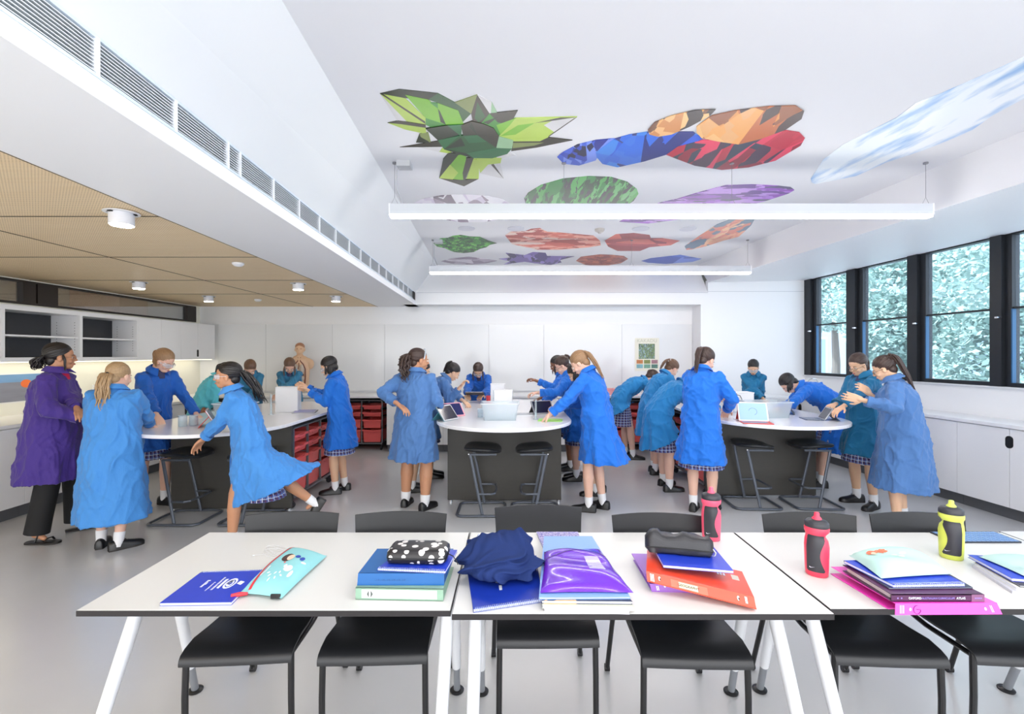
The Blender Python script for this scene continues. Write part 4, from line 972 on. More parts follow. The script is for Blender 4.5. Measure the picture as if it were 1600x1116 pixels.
up_ = (A2_-A); up_ = (up_-e*up_.dot(e)).normalized()
text('GEOGRAPHY', 'label_lettering', mat('dark ink', (60, 60, 60), .6), t, face_matrix(fr(.40, .47, .0018), e, up_), .0115)
b = MB(); [sq(b, fr, .035+.014*k, .035+.014*k+.008, .15, .85) for k in range(3)]; [sq(b, fr, .915+.012*k, .915+.012*k+.007, .3, .85) for k in range(2)]
b.build('spine_print', M_mark, t)
for u in (.125, .855):
    b = MB(); b.add([fr(u+.010*math.cos(a), .58+.20*math.sin(a), .0010) for a in [math.pi/6*k for k in range(12)]], [tuple(range(12))]); fh = b.build('finger_hole', M_chrome, t)
    b = MB(); b.add([fr(u+.004+.006*math.cos(a), .54+.12*math.sin(a), .0016) for a in [math.pi/6*k for k in range(12)]], [tuple(range(12))]); b.build('hole_shadow', M_black2, fh)
b = MB(); sq(b, tp, .86, .93, .52, .72); b.build('sticker', mat('sticker grey', (206, 196, 184), .5), t)
b = MB(); [sq(b, tp, .72+.03*k, .72+.03*k+.02, .60, .80-.05*k) for k in range(3)]; b.build('cover_print', M_mark, t)
notebook('blue spiral notebook on top of the orange binder', [(1036.4, 883.0), (1146.5, 892), (1112.6, 852), (1015.7, 845)], ZT+.078, .010, 'far', M_cover, dashes(.80, .9, .5, .03, 4)+ringpoly(.72, .5, .06, .2, .1, 8)[:4])
# black case
c = G(1063, 868, ZT+.0885); t = thing('pencil_case', 'soft black leatherette pencil case on the blue notebook over the orange binder', 'pencil case', (c.x+.005, c.y+.035, ZT+.0905), -13)
b = MB(); rings = []
for k in range(17):
    x = -.120+.24*k/16; s = min(1, (1-abs(2*k/16-1)**6)+.45); hh = (.074+.008*math.sin(k*.8)-.005*math.sin(k*1.9)+.012*(k < 4))*s; w = .044*s
    PW_ = lambda q, e: math.copysign(abs(q)**e, q)
    rings.append([(x, w*PW_(math.cos(a), .6)*(1 if math.sin(a) < 0 else .82), max(0, .026+hh*.5*PW_(math.sin(a), .65))+.0*a+.003*math.sin(3*a+k)*(math.sin(a) > 0)) for a in [2*math.pi*j/18 for j in range(18)]])
b.loft(rings); b.build('case_body', mat('black leatherette', (40, 40, 44), .34, noise=.2, nscale=20, bump=.1, bscale=200), t, sharp=60)
b = MB(); b.tube([(-.115, -.038, .020), (0, -.0455, .022), (.115, -.038, .020)], .0022, 6); b.build('zip', mat('black zip', (16, 16, 18), .35), t)
b = MB(); b.tube([(.118, -.02, .024), (.126, -.026, .014), (.122, -.03, .004)], .0025, 6); b.build('zip_pull', M_chrome, t)
# bottles
def bottle(label, x, y, rot, col, zt=ZT, name='drink_bottle', mir=1):
    t = thing(name, label, 'bottle', (x, y, zt), rot, 'sports drink bottles')
    mc = mat('bottle '+label.split()[0], col, .3); mg = mat('bottle grip black', (48, 48, 54), .4)
    n = 44
    prof = [(.0, 0), (.030, 0), (.0335, .004), (.0345, .03), (.036, .08), (.0365, .11), (.035, .132), (.0325, .146), (.0330, .156), (.0365, .164), (.037, .175), (.036, .180)]
    def rad(a, z, r):
        # waist bitten out of the left side only
        bite = .0085*math.exp(-((z-.146)/.012)**2)*max(0, mir*math.cos(a))**2
        return r-bite
    rings = [[(rad(2*math.pi*k/n, z, r)*1.12*math.cos(2*math.pi*k/n), rad(2*math.pi*k/n, z, r)*.92*math.sin(2*math.pi*k/n), z) for k in range(n)] for r, z in prof if r > 0]
    b = MB(); b.loft(rings, 0, True); b.build('bottle_body', mc, t, sharp=50)
    # dark grip panel wrapped on the front
    b = MB(); rows = []; zs = [.020+.134*k/24 for k in range(25)]
    for z in zs:
        r = np.interp(z, [p[1] for p in prof[1:]], [p[0] for p in prof[1:]]); f = (z-.020)/.134
        half = 48 if .04 < f < .96 else 40
        cutp = 30*max(0, math.sin((f-.02)*3.6))*(f < .86); left = 270-half+(cutp if mir < 0 else 0); right = 270+half-(cutp if mir > 0 else 0)
        rows.append([((rad(math.radians(a), z, r)*1.12+.0012)*math.cos(math.radians(a)), (rad(math.radians(a), z, r)*.92+.0012)*math.sin(math.radians(a)), z) for a in [left+(right-left)*j/14 for j in range(15)]])
    b.loft(rows, 0, False, True, False); g = b.build('grip_panel', mg, t, sharp=60)
    a0 = math.radians(252); zz = .034; pts2 = [(-.010, .004), (-.009, .0005), (-.005, -.0008), (.010, .005), (-.0045, .0012), (-.0065, .0025)]
    b = MB(); b.add([((.0345*1.12+.0022)*math.cos(a0)+px_*math.cos(a0+math.pi/2), (.0345*.92+.0022)*math.sin(a0)+px_*math.sin(a0+math.pi/2), zz+pz) for px_, pz in pts2], [tuple(range(6))]); b.build('tick_mark', M_mark, g)
    b = MB(); b.lathe([(.036, .1805), (.037, .184), (.0362, .196), (.030, .204), (.016, .209)], sx=1.1, sy=.95, n=n); b.build('screw_cap', mg, t, sharp=50)
    b = MB(); b.lathe([(.017, .208), (.016, .212), (.0095, .219), (.009, .230), (.007, .233)], n=20); b.build('spout', mc, t, sharp=50)
    return t
bottle('pink and black sports bottle at the far edge of the middle table', .886, 2.107, -20, (240, 90, 120))
bottle('red pink and black sports bottle standing on the right table', 1.138, 1.769, -36, (234, 66, 92))
bottle('lime and black sports bottle standing on the right table', 1.775, 1.914, -40, (206, 216, 92), mir=-1)
# right table: keyboard
t = thing('keyboard', 'slim dark keyboard, pale blue reflection painted on its keys, at the back of the right table', 'keyboard', (2.075, 2.125, ZT), 0)
b = MB(); b.prism(rounded(.30, .125, .008), 0, .006); b.build('keyboard_body', mat('keyboard slate', (44, 50, 62), .4), t, .001)
b = MB()
for r_ in range(5):
    for k in range(14): b.box(-.143+.0205*k, -.143+.0205*k+.0165, -.056+.0228*r_, -.056+.0228*r_+.0175, .006, .0078)
b.build('keys', mat('keyboard keys', (120, 156, 208), .3), t)  # key colour holds a painted blue-white reflection
# pink folder, atlas, notebook, pouch
M_pk = mat('magenta plastic', (236, 70, 190), .28, noise=.05, coat=.3)
A, B_ = G(1401, 962, ZT), G(1562, 957, ZT); A.z = B_.z = ZT-.004; 
A.y = min(A.y, 1.520); B_.y = min(B_.y, 1.520); o_ = A.copy()
A = Vector((A.x, 1.496, ZT-.002)); B_ = Vector((B_.x, 1.500, ZT-.002))
tA, tB = A+Vector((.006, .006, .034)), B_+Vector((-.012, .006, .034))
t = thing('ring_binder', 'magenta pink ring folder jutting over the table edge under the atlas', 'binder', (A+B_)/2, 0, 'ring binders'); oo = (A+B_)/2
a_, b_, c_, d_ = [p-oo for p in (A, B_, tB, tA)]; dv = Vector((-.02, .275, 0)); r3 = Vector((0, 0, .002))
zt_ = Vector((0, 0, .0025))
b = MB(); hexa(b, [a_+Vector((.0, .03, .003)), b_+Vector((0, .03, .003)), b_+dv+zt_+Vector((0,0,.001)), a_+dv+zt_+Vector((0,0,.001))], [a_+Vector((0, .03, .006)), b_+Vector((0, .03, .006)), b_+dv+zt_+Vector((0,0,.003)), a_+dv+zt_+Vector((0,0,.003))]); b.build('lower_cover', M_pk, t)
b = MB(); hexa(b, [d_-r3, c_-r3, c_+dv-Vector((0,0,.008)), d_+dv-Vector((0,0,.008))], [d_, c_, c_+dv-Vector((0,0,.006)), d_+dv-Vector((0,0,.006))]); b.build('cover', M_pk, t)
s = Vector((0, .003, 0)); b = MB(); hexa(b, [a_, b_, b_+s, a_+s], [d_, c_, c_+s, d_+s]); b.build('spine', M_pk, t, .001)
fr = lambda u, v, out=.0006: (a_*(1-u)+b_*u)*(1-v)+(d_*(1-u)+c_*u)*v+Vector((0, -out, 0))
b = MB(); [sq(b, fr, .04+.016*k, .04+.016*k+.009, .15, .85) for k in range(3)]; [sq(b, fr, .91+.014*k, .91+.014*k+.008, .2, .8) for k in range(2)]; b.build('spine_print', mat('pale pink print', (250, 190, 236), .4), t)
for u in (.14, .86):
    b = MB(); b.add([fr(u+.011*math.cos(a), .5+.14*math.sin(a), .0010) for a in [math.pi/6*k for k in range(12)]], [tuple(range(12))]); b.build('finger_hole', M_chrome, t)
b = MB(); pts = [fr(.205+.034*math.cos(a), .46+.36*math.sin(a), .0012) for a in [math.radians(q_) for q_ in range(80, 371, 20)]]+[fr(.20, .50, .0012)]; b.tube(pts, .0009, 5); b.build('handwritten_letter', mat('violet ink', (120, 30, 130), .5), t)
zA = ZT+.0325
A, B_ = Vector((1.212, 1.512, zA)), Vector((1.508, 1.512, zA)); up = Vector((0, 0, .023))
t, fr, tp = lever('dark plum spined atlas with pale page edges on the pink folder', A, B_, A+up, B_+up, .215, (-.03, 1, 0), mat('plum cover', (78, 32, 74), .3), mat('pinkish pages', (222, 206, 208), .6), 'atlas_book', 'book', .0022, True, None)
b = MB(); sq(b, fr, .86, 1, 0, 1, .0008); b.build('spine_panel', mat('mauve cover', (132, 84, 120), .35), t)
ex, uz = Vector((1, 0, 0)), Vector((0, 0, 1))
text('OXFORD', 'spine_lettering', M_mark, t, face_matrix(fr(.2475, .5, .0018), ex, uz), .0098)
text('AUSTRALIAN CURRICULUM', 'spine_lettering', mat('lavender print', (150, 130, 206), .4), t, face_matrix(fr(.497, .5, .0018), ex, uz), .0084)
text('ATLAS', 'spine_lettering', M_mark, t, face_matrix(fr(.742, .5, .0018), ex, uz), .0098)
b = MB(); [b.add([fr(u+.009*math.cos(a), .5+.12*math.sin(a), .0010) for a in [math.pi/4*k for k in range(8)]], [tuple(range(8))]) for u in (.065, .105)]; [sq(b, fr, .895+.016*k, .905+.016*k, .4, .6, .0012) for k in range(5)]; b.build('spine_print', MATS['lavender print'], t)
slab('textbook', 'thin dark tartan edged book between the atlas and the blue notebook', [(1389, 919), (1520, 918), (1440, 872), (1318, 876)], zA+.0235, .004, mat('charcoal book cover', (52, 60, 84), .4), 'book', M_page)
notebook('blue spiral notebook on the atlas under the pale green pouch', [(1396, 914), (1508, 912), (1432, 872), (1318.5, 876)], zA+.028, .010, 'near', M_cover, dashes(.48, .56, .30, .04, 2))
q = put([(1377, 902), (1488, 895), (1424, 862), (1326, 866)], zA+.048)
M_mint = mat('mint cotton', (176, 214, 206), .75, noise=.05, nscale=25)
t, pt = pillow('pencil_case', 'pale mint fabric pouch with a red haired print on the pink and blue pile', q, zA+.0395, .044, M_mint, 'pencil case', seed=21, wr=.002)
b = MB()
for k in range(9): strip(b, pt, [(.13+.012*k, .62+.02*math.sin(k)), (.22+.018*k, .66+.03*math.cos(k*2)), (.30+.012*k, .60+.05*math.sin(k*2))], .012, .0012+.0001*k, 0)
patch(b, pt, .17, .66, .055, .075, 0, .0022); patch(b, pt, .19, .60, .035, .05, 1, .003)
for u, v in ((.42, .45), (.50, .40), (.56, .48), (.47, .34)): patch(b, pt, u, v, .05, .035, 2, .0015)
b.build('printed_picture', [mat('print orange', (222, 118, 88), .7), PR[1], mat('print pale', (206, 222, 212), .7)], t)
# stack at the right edge
zR = ZT
def rslab(name, label, x0, y0, x1, y1, z0, h, m, cat, rz=-16, pages=None, group=None):
    t = thing(name, label, cat, ((x0+x1)/2, (y0+y1)/2, z0), rz, group); w, d = (x1-x0)/2, (y1-y0)/2
    if pages: MB().box(-w+.003, w-.003, -d+.003, d-.003, .001, h-.001).build('pages', pages, t); b = MB(); b.box(-w, w, -d, d, 0, .001); b.box(-w, w, -d, d, h-.001, h); b.build('cover', m, t)
    else: MB().box(-w, w, -d, d, 0, h).build('sheet_stack', m, t)
    return t
rslab('paper_stack', 'loose grey white sheets at the bottom of the pile at the right edge', 1.74, 1.58, 2.04, 1.79, zR, .010, mat('grey white sheets', (198, 198, 208), .5), 'papers', -16)
rslab('paper_stack', 'cream paper pad with dark edge at the right edge pile', 1.755, 1.595, 2.05, 1.80, zR+.0105, .010, mat('cream sheets', (226, 224, 216), .5), 'papers', -13, M_page)
rslab('exercise_book', 'thin black covered book in the pile at the right edge', 1.765, 1.60, 2.06, 1.80, zR+.021, .006, mat('black book cover', (44, 44, 50), .4), 'book', -11, M_page)
rslab('exercise_book', 'royal blue exercise book under the mint pouch at the right edge', 1.765, 1.63, 2.07, 1.83, zR+.0275, .011, M_cover, 'book', -10, M_page)
q = [Vector((1.80, 1.66, 0)), Vector((2.06, 1.60, 0)), Vector((2.10, 1.80, 0)), Vector((1.80, 1.83, 0))]
t, pt = pillow('pencil_case', 'pale mint fabric pouch with grey leaf print cut by the right edge', q, zR+.039, .030, mat('mint cotton pale', (178, 208, 206), .75, noise=.12, nscale=14), 'pencil case', seed=30, wr=.0025)
b = MB()
for u, v in ((.25, .25), (.32, .3), (.4, .22), (.5, .3), (.45, .16), (.36, .15), (.55, .2)): patch(b, pt, u, v, .035, .02, 0, .0014, rot=u*12)
b.build('printed_picture', mat('print grey', (110, 130, 140), .7), t)

# ------------------------------------------------------------------ things on the workbenches
ZB = .90
M_clear = clear('clear plastic', (236, 242, 246), .30, .08)
M_gl = clear('laboratory glass', (240, 246, 250), .22, .02)
M_water = clear('water', (238, 244, 246), .2, .02)
M_alu = mat('tablet aluminium', (176, 178, 184), .3, .7)
M_screen = mat('tablet dark screen', (24, 28, 52), .1)
def tub(label, x, y, rz=0, w=.38, d=.28, h=.17, ins=.025, contents=True):
    t = thing('plastic_tub', label, 'tub', (x, y, ZB), rz, 'clear plastic tubs'); r = lambda g, z: [(a, c, z) for a, c in rounded(w-2*g, d-2*g, .02, 4)]
    b = MB(); b.loft([r(ins, 0), r(ins*.9, .03), r(0, h)], 0, False); b.add(r(ins, .001), [tuple(range(len(r(0, 0))))]); b.loft([r(0, h), r(-.008, h), r(-.008, h-.008)], 0, False); b.build('tub_body', M_clear, t)
    b = MB(); b.loft([r(ins+.003, .003), r(ins*.8+.003, .05)], 0, True); b.build('water', M_water, t)
    b = MB(); b.loft([r(-.009, h-.004), r(-.009, h+.002)], 0, False); b.build('rim', mat('tub rim', (214, 222, 228), .2), t)
    return t
tub('big clear plastic tub at the near end of the middle workbench', -.12, 4.79, 0, .37, .26)
tub('clear plastic tub on the left workbench behind the red tablet case', -2.83, 4.85, -8, .33, .26, .16)
tub('clear plastic tub on the right workbench beside the red cased tablet', 2.66, 4.98, 3, .44, .28, .165)
def beaker(label, x, y, r=.034, h=.10, water=.05, name='glass_beaker', cat='beaker', grp='glass beakers'):
    t = thing(name, label, cat, (x, y, ZB), 0, grp)
    b = MB(); b.lathe([(r*.9, 0), (r, .005), (r, h-.004), (r*1.08, h)], n=20); b.lathe([(r*.92, h-.002), (r*.93, .004)], n=20); b.build('glass_wall', M_gl, t)
    b = MB(); b.cyl(0, 0, h-.0025, h+.001, r*1.10, n=20) if False else b.tube([(r*1.06*math.cos(2*math.pi*k/20), r*1.06*math.sin(2*math.pi*k/20), h) for k in range(21)], .0016, 5); b.build('glass_rim', mat('glass rim', (196, 214, 228), .1), t)
    if water: b = MB(); b.cyl(0, 0, .004, water, r*.9, n=20); b.build('water', M_water, t)
    return t
beaker('left one of the two glass beakers beside the red tablet case', -2.99, 4.30, .036, .10)
beaker('right one of the two glass beakers beside the red tablet case', -2.93, 4.36, .036, .095)
for i, (x, y, lb) in enumerate([(-.33, 4.93, 'glass beaker beside the teal tablet stand, nearest the camera'), (-.27, 5.12, 'glass beaker behind the teal tablet stand'), (-.30, 5.45, 'small glass beaker in front of the girl reading a tablet'), (2.35, 5.45, 'glass beaker left of the white box on the right workbench')]): beaker(lb, x, y, .03, .09)
def cylinder(label, x, y, h=.24):
    t = thing('measuring_cylinder', label, 'measuring cylinder', (x, y, ZB), 0, 'measuring cylinders')
    b = MB(); b.lathe([(.028, 0), (.028, .006), (.011, .012), (.011, h), (.013, h+.003)], n=16); b.build('glass_wall', M_gl, t)
    b = MB(); b.cyl(0, 0, .013, h*.6, .0095, n=14); b.build('water', M_water, t)
cylinder('tall glass measuring cylinder beside the green tablet case', .24, 4.78, .20)
cylinder('thin glass measuring cylinder on the far part of the middle workbench', -.22, 5.75, .22)
cylinder('thin glass measuring cylinder at the far left of the right workbench', 2.42, 5.75, .20)
cylinder('glass measuring cylinder seen past the running girl', -2.62, 5.15, .22)
M_wbox = mat('white instrument plastic', (234, 235, 238), .35)
def wbox(label, x, y, rz, w, d, h):
    t = thing('light_box', label, 'box', (x, y, ZB), rz, 'white instrument boxes')
    b = MB(); b.prism(rounded(w, d, .01, 4), 0, h-.012); b.build('housing', M_wbox, t, .003)
    b = MB(); b.prism(rounded(w+.008, d+.008, .012, 4), h-.0115, h); b.build('lid', M_wbox, t, .002)
wbox('white upright instrument box in the middle of the middle workbench', -.10, 5.45, 0, .21, .14, .25)
wbox('taller white instrument box at the back of the middle workbench', -.18, 6.0, 0, .18, .14, .29)
wbox('white upright instrument box in front of the girl in teal, left workbench', -2.56, 5.42, 6, .25, .12, .29)
wbox('low white instrument box behind the clear tub, right workbench', 2.62, 5.55, -4, .34, .2, .22)
def tablet(label, x, y, rz, tilt, case, kind='stand', screen=M_screen, frame=None, ring=False, keyb=False, z=ZB, w=.245, h=.175, name='tablet_computer'):
    """tablet leaning back; local +y away from the viewer of the screen"""
    t = thing(name, label, 'tablet', (x, y, z), rz, 'tablet computers')
    L = T(0, 0, .004) @ RX(90-tilt)
    b = MB(); b.prism(rounded(w, h, .012, 4, 0, h/2), -.004, .003, 0, L @ Matrix.Scale(-1, 4, (0,0,1)) if False else L); b.build('tablet_body', frame or M_alu, t, .001)
    b = MB(); b.prism(rounded(w-.024, h-.024, .003, 2, 0, h/2), .003, .0036, 0, L); sc = b.build('screen', screen, t)
    if ring:
        b = MB()
        for k in range(26):
            a, a2 = math.radians(-70+k*9.2), math.radians(-70+(k+1)*9.2); q_ = [L @ Vector((.038*math.cos(s_)*f, h/2+.038*math.sin(s_)*f, .0042)) for s_, f in ((a, 1), (a2, 1), (a2, .93), (a, .93))]; b.add(q_, [(0,1,2,3)])
        b.build('dial_ring', mat('dark blue graphic', (30, 36, 90), .3), sc)
    c, s_ = math.cos(math.radians(90-tilt)), math.sin(math.radians(90-tilt)); top = (0, h*c, h*s_)
    if kind == 'stand':
        yb = h*c*.5+h*s_*.45
        b = MB(); L2 = L
        b.prism(rounded(w+.004, h+.004, .012, 4, 0, h/2), -.0075, -.0045, 0, L)
        p1, p2 = Vector((0, h*.62*c, h*.62*s_)), Vector((0, h*.62*c+.085, 0)); 
        b.add([(-w/2, p1.y, p1.z+.004), (w/2, p1.y, p1.z+.004), (w/2, p2.y, .002), (-w/2, p2.y, .002), (-w/2, p1.y+.005, p1.z+.006), (w/2, p1.y+.005, p1.z+.006), (w/2, p2.y+.005, .002), (-w/2, p2.y+.005, .002)], [(0,1,2,3),(7,6,5,4),(0,4,5,1),(1,5,6,2),(2,6,7,3),(3,7,4,0)])
        b.build('folding_case', case, t)
    elif kind == 'flat':
        b = MB(); b.prism(rounded(w+.006, h+.006, .012, 4, 0, h/2), -.0085, -.0045, 0, L); b.build('folding_case', case, t)
    if keyb:
        b = MB(); b.box(-w/2, w/2, -.17, -.005, .0, .007); kb = b.build('keyboard_cover', case, t, .001)
        b = MB()
        for r_ in range(5):
            for k in range(13): b.box(-w/2+.012+.0172*k, -w/2+.012+.0172*k+.0135, -.155+.024*r_, -.155+.024*r_+.018, .007, .0082)
        b.build('keys', mat('tablet keys', (150, 156, 168), .4), kb)
    return t
M_rc = mat('red tablet case', (206, 58, 44), .45); M_lbscreen = emit('lit pale blue screen', (140, 172, 236), .3)
tablet('tablet propped in a red folded case on the left workbench, seen from behind', -2.72, 4.38, 118, 30, M_rc, 'stand')
tablet('tablet lying almost flat at the right side of the left workbench', -2.33, 5.28, 10, 84, mat('navy tablet case', (50, 54, 84), .4), 'flat', mat('pale lit screen', (150, 150, 200), .2), None)
tablet('tablet in a dusty teal case nearest the girl with the dark curly ponytail', -.60, 4.72, 62, 38, mat('teal tablet case', (60, 128, 142), .4), 'stand')
tablet('pink red framed tablet propped up behind the teal one', -.60, 5.0, 35, 42, mat('pink red case', (222, 60, 84), .4), 'stand', mat('night screen', (40, 44, 96), .15), mat('pink frame', (240, 170, 184), .3))
tablet('closed lime green tablet case in front of the fair ponytail girl', .37, 4.63, -8, 90, mat('lime green case', (150, 212, 90), .4), 'flat', mat('lime lid', (158, 218, 98), .4), MATS['lime green case'], w=.24, h=.17)
tablet('closed maroon edged tablet on the middle workbench beside the cylinder', .12, 5.12, -4, 90, mat('maroon case', (120, 60, 76), .4), 'flat', mat('silver lid', (190, 192, 200), .3), w=.22, h=.16)
tablet('dark tablet standing open in front of the dark haired girl, middle workbench', .36, 5.22, 20, 40, mat('black tablet case', (30, 30, 36), .4), 'stand')
tablet('large red cased tablet with keyboard and blue ring on its bright screen', 2.36, 4.62, -14, 28, M_rc, 'stand', M_lbscreen, mat('white tablet frame', (232, 234, 240), .3), True, True, w=.27, h=.20)
tablet('charcoal cased tablet leaning beside the clear tub on the right workbench', 3.00, 5.30, -120, 30, mat('charcoal case', (44, 46, 52), .4), 'stand')
tablet('slate blue cased tablet on its folding stand at the right end of the right workbench', 3.12, 4.78, -105, 32, mat('slate case', (84, 96, 124), .4), 'stand', keyb=True, w=.20, h=.14)
t = thing('ceramic_cup', 'small red cup beside the girl reading a tablet, middle workbench', 'cup', (-.31, 6.3, ZB)); b = MB(); b.lathe([(.028, 0), (.03, .003), (.038, .11), (.036, .11), (.028, .01)], n=20); b.build('cup_wall', mat('red cup', (226, 70, 80), .3), t)
t = thing('retort_clamp', 'small black and silver clamp on the white box, right workbench', 'clamp', (2.52, 5.38, ZB)); b = MB(); b.box(-.04, .04, -.03, .03, 0, .008); b.cyl(0, 0, .008, .25, .005, n=10); b.build('stand_rod', M_chrome, t); b = MB(); b.box(-.02, .03, -.012, .012, .19, .215); b.tube([(.03, 0, .2), (.07, 0, .19), (.09, 0, .15), (.10, -.02, .08)], .004, 6); b.build('clamp_head', M_black, t)
# white drinking-straw like cables from the bench
# ------------------------------------------------------------------ back counter things
def lump(name, shapes, m, parent=None, vox=.006, smooth=4):
    """one continuous surface from overlapping balls (c, r3) and capsules (a, b, ra, rb)"""
    b = MB()
    for s in shapes:
        if s[0] == 'b': b.ball(s[1], s[2], 20, 14)
        elif s[0] == 'c':
            a, c, ra, rb = Vector(s[1]), Vector(s[2]), s[3], s[4]; d = (c-a); L_ = d.length; d = d/L_ if L_ else Vector((0,0,1))
            pts = [a-d*ra*.95, a-d*ra*.8, a-d*ra*.5, a]+[a+(c-a)*k for k in (.33, .66)]+[c, c+d*rb*.5, c+d*rb*.8, c+d*rb*.95]
            rs = [ra*.25, ra*.6, ra*.87, ra, ra+(rb-ra)*.33, ra+(rb-ra)*.66, rb, rb*.87, rb*.6, rb*.25]
            fl = s[5] if len(s) > 5 else 1.0
            b.tube(pts, rs, 14, flat=fl)
        elif s[0] == 'l': b.loft(s[1])
    me = bpy.data.meshes.new(name); me.from_pydata(b.v, [], b.f); tmp = bpy.data.objects.new(name+'_tmp', me); COL.objects.link(tmp)
    rm = tmp.modifiers.new('r', 'REMESH'); rm.mode = 'VOXEL'; rm.voxel_size = vox; rm.use_smooth_shade = True
    if smooth: sm = tmp.modifiers.new('s', 'SMOOTH'); sm.factor = .5; sm.iterations = smooth
    out = bpy.data.meshes.new_from_object(tmp.evaluated_get(bpy.context.evaluated_depsgraph_get())); out.name = name
    bpy.data.objects.remove(tmp); bpy.data.meshes.remove(me); out.materials.clear(); out.materials.append(m)
    out.polygons.foreach_set('use_smooth', [True]*len(out.polygons))
    o = bpy.data.objects.new(name, out); COL.objects.link(o)
    if parent: o.parent = parent
    return o
M_torso = mat('model flesh', (222, 184, 150), .4); M_scalp = mat('model scalp', (170, 120, 90), .4)
t = thing('anatomical_torso', 'life size anatomical torso model with open chest on the back counter', 'model', (-3.53, 7.88, .90), 16)
lump('torso_body', [('c', (0, 0, .165), (0, 0, .30), .145, .145, .66), ('c', (0, 0, .30), (0, 0, .50), .15, .16, .62), ('c', (-.12, 0, .545), (.12, 0, .545), .062, .062), ('b', (-.165, 0, .50), (.055, .06, .085)), ('b', (.165, 0, .50), (.055, .06, .085)), ('c', (0, .01, .56), (0, 0, .66), .052, .05), ('b', (0, 0, .755), (.072, .09, .095)), ('b', (0, -.03, .705), (.05, .06, .05)), ('b', (0, -.092, .735), (.012, .016, .022)), ('b', (-.074, .01, .74), (.01, .018, .028)), ('b', (.074, .01, .74), (.01, .018, .028))], M_torso, t, .008)
lump('scalp', [('b', (0, .012, .79), (.076, .09, .068))], M_scalp, t, .006)
b = MB(); b.prism(rounded(.34, .24, .03), 0, .02); b.build('base_board', mat('model base', (236, 236, 236), .4), t)
M_cav = mat('model red brown', (120, 62, 48), .4); M_lung = mat('model pale organ', (204, 190, 176), .4)
b = MB(); b.tube([(x, y, z) for x, y, z in [(-.09, -.098, .16), (-.10, -.108, .30), (-.098, -.108, .42), (-.065, -.103, .50), (-.02, -.085, .55), (-.018, -.06, .61)]], .009, 8); b.tube([(.09, -.098, .16), (.10, -.108, .30), (.098, -.108, .42), (.065, -.103, .50), (.02, -.085, .55), (.018, -.06, .61)], .009, 8); b.build('cavity_edge', M_cav, t)
lump('lung', [('b', (-.045, -.085, .42), (.042, .04, .085))], M_lung, t, .006); lump('lung', [('b', (.045, -.085, .42), (.042, .04, .085))], M_lung, t, .006)
lump('liver', [('b', (-.04, -.098, .315), (.055, .03, .036)), ('b', (.02, -.095, .325), (.06, .028, .024))], M_cav, t, .006)
lump('intestines', [('b', (.03, -.105, .265), (.06, .03, .04)), ('c', (-.06, -.10, .15), (.06, -.10, .15), .025, .025), ('c', (-.06, -.10, .20), (.06, -.105, .20), .025, .025), ('b', (0, -.105, .22), (.06, .03, .05))], M_lung, t, .006)
b = MB(); b.tube([(0, -.112, .52), (.004, -.128, .47), (-.006, -.13, .42)], .006, 8); b.build('windpipe', M_cav, t)
for sx in (-1, 1):
    b = MB(); b.ball((sx*.028, -.082, .752), (.009, .006, .006)); b.build('eye', M_cav, t)
# pink trays on the counter and hand basin items
for i, (x, lb) in enumerate(((1.55, 'pale pink plastic tray on the back counter left of the bending girls'), (1.90, 'pale pink plastic tray on the back counter behind the bending girls'), (3.0, 'pale pink plastic tray on the counter corner behind the standing girl'))):
    t = thing('plastic_tray', lb, 'tray', (x, 7.82, .9), 0, 'pale pink trays'); b = MB(); r = lambda g, z: [(a, c, z) for a, c in rounded(.31-2*g, .30-2*g, .02, 4)]
    b.loft([r(.012, 0), r(0, .09), r(-.008, .09), r(-.008, .095), r(.004, .095), r(.016, .004)], 0, True, False); b.build('tray_body', mat('pale pink plastic', (240, 170, 172), .35), t)
# poster on the whiteboards
t = thing('wall_poster', 'pale poster with a river photograph and six small pictures on the whiteboard', 'poster', (2.33, YB-.022, 1.56))
b = MB(); b.box(-.21, .21, -.002, 0, -.285, .285); b.build('poster_sheet', mat('cream poster', (228, 226, 212), .6), t)
b = MB(); b.box(-.143, .135, -.0035, -.002, -.075, .185); b.build('main_picture', palette('forest picture', [(70, 96, 76), (110, 140, 90), (150, 176, 190), (60, 70, 66), (128, 160, 84), (94, 104, 96)], (1, 1, .45), 26, smooth=.4), t)
cols6 = [(190, 120, 70), (130, 140, 80), (160, 120, 130), (120, 170, 180), (110, 160, 140), (80, 120, 110)]
for i in range(6):
    cx, cz = (-.125+.128*(i % 3)-.0, -.125-.078*(i//3)); b = MB(); b.box(cx-.055, cx+.055, -.0035, -.002, cz-.033, cz+.033); b.build('small_picture', mat('poster picture %s' % 'abcdef'[i], cols6[i], .5, noise=.4, nscale=18), t)
text('KAKADU', 'poster_title', mat('faded title', (196, 196, 178), .6), t, T(0, -.0026, .235) @ RX(90), .085, .0004)
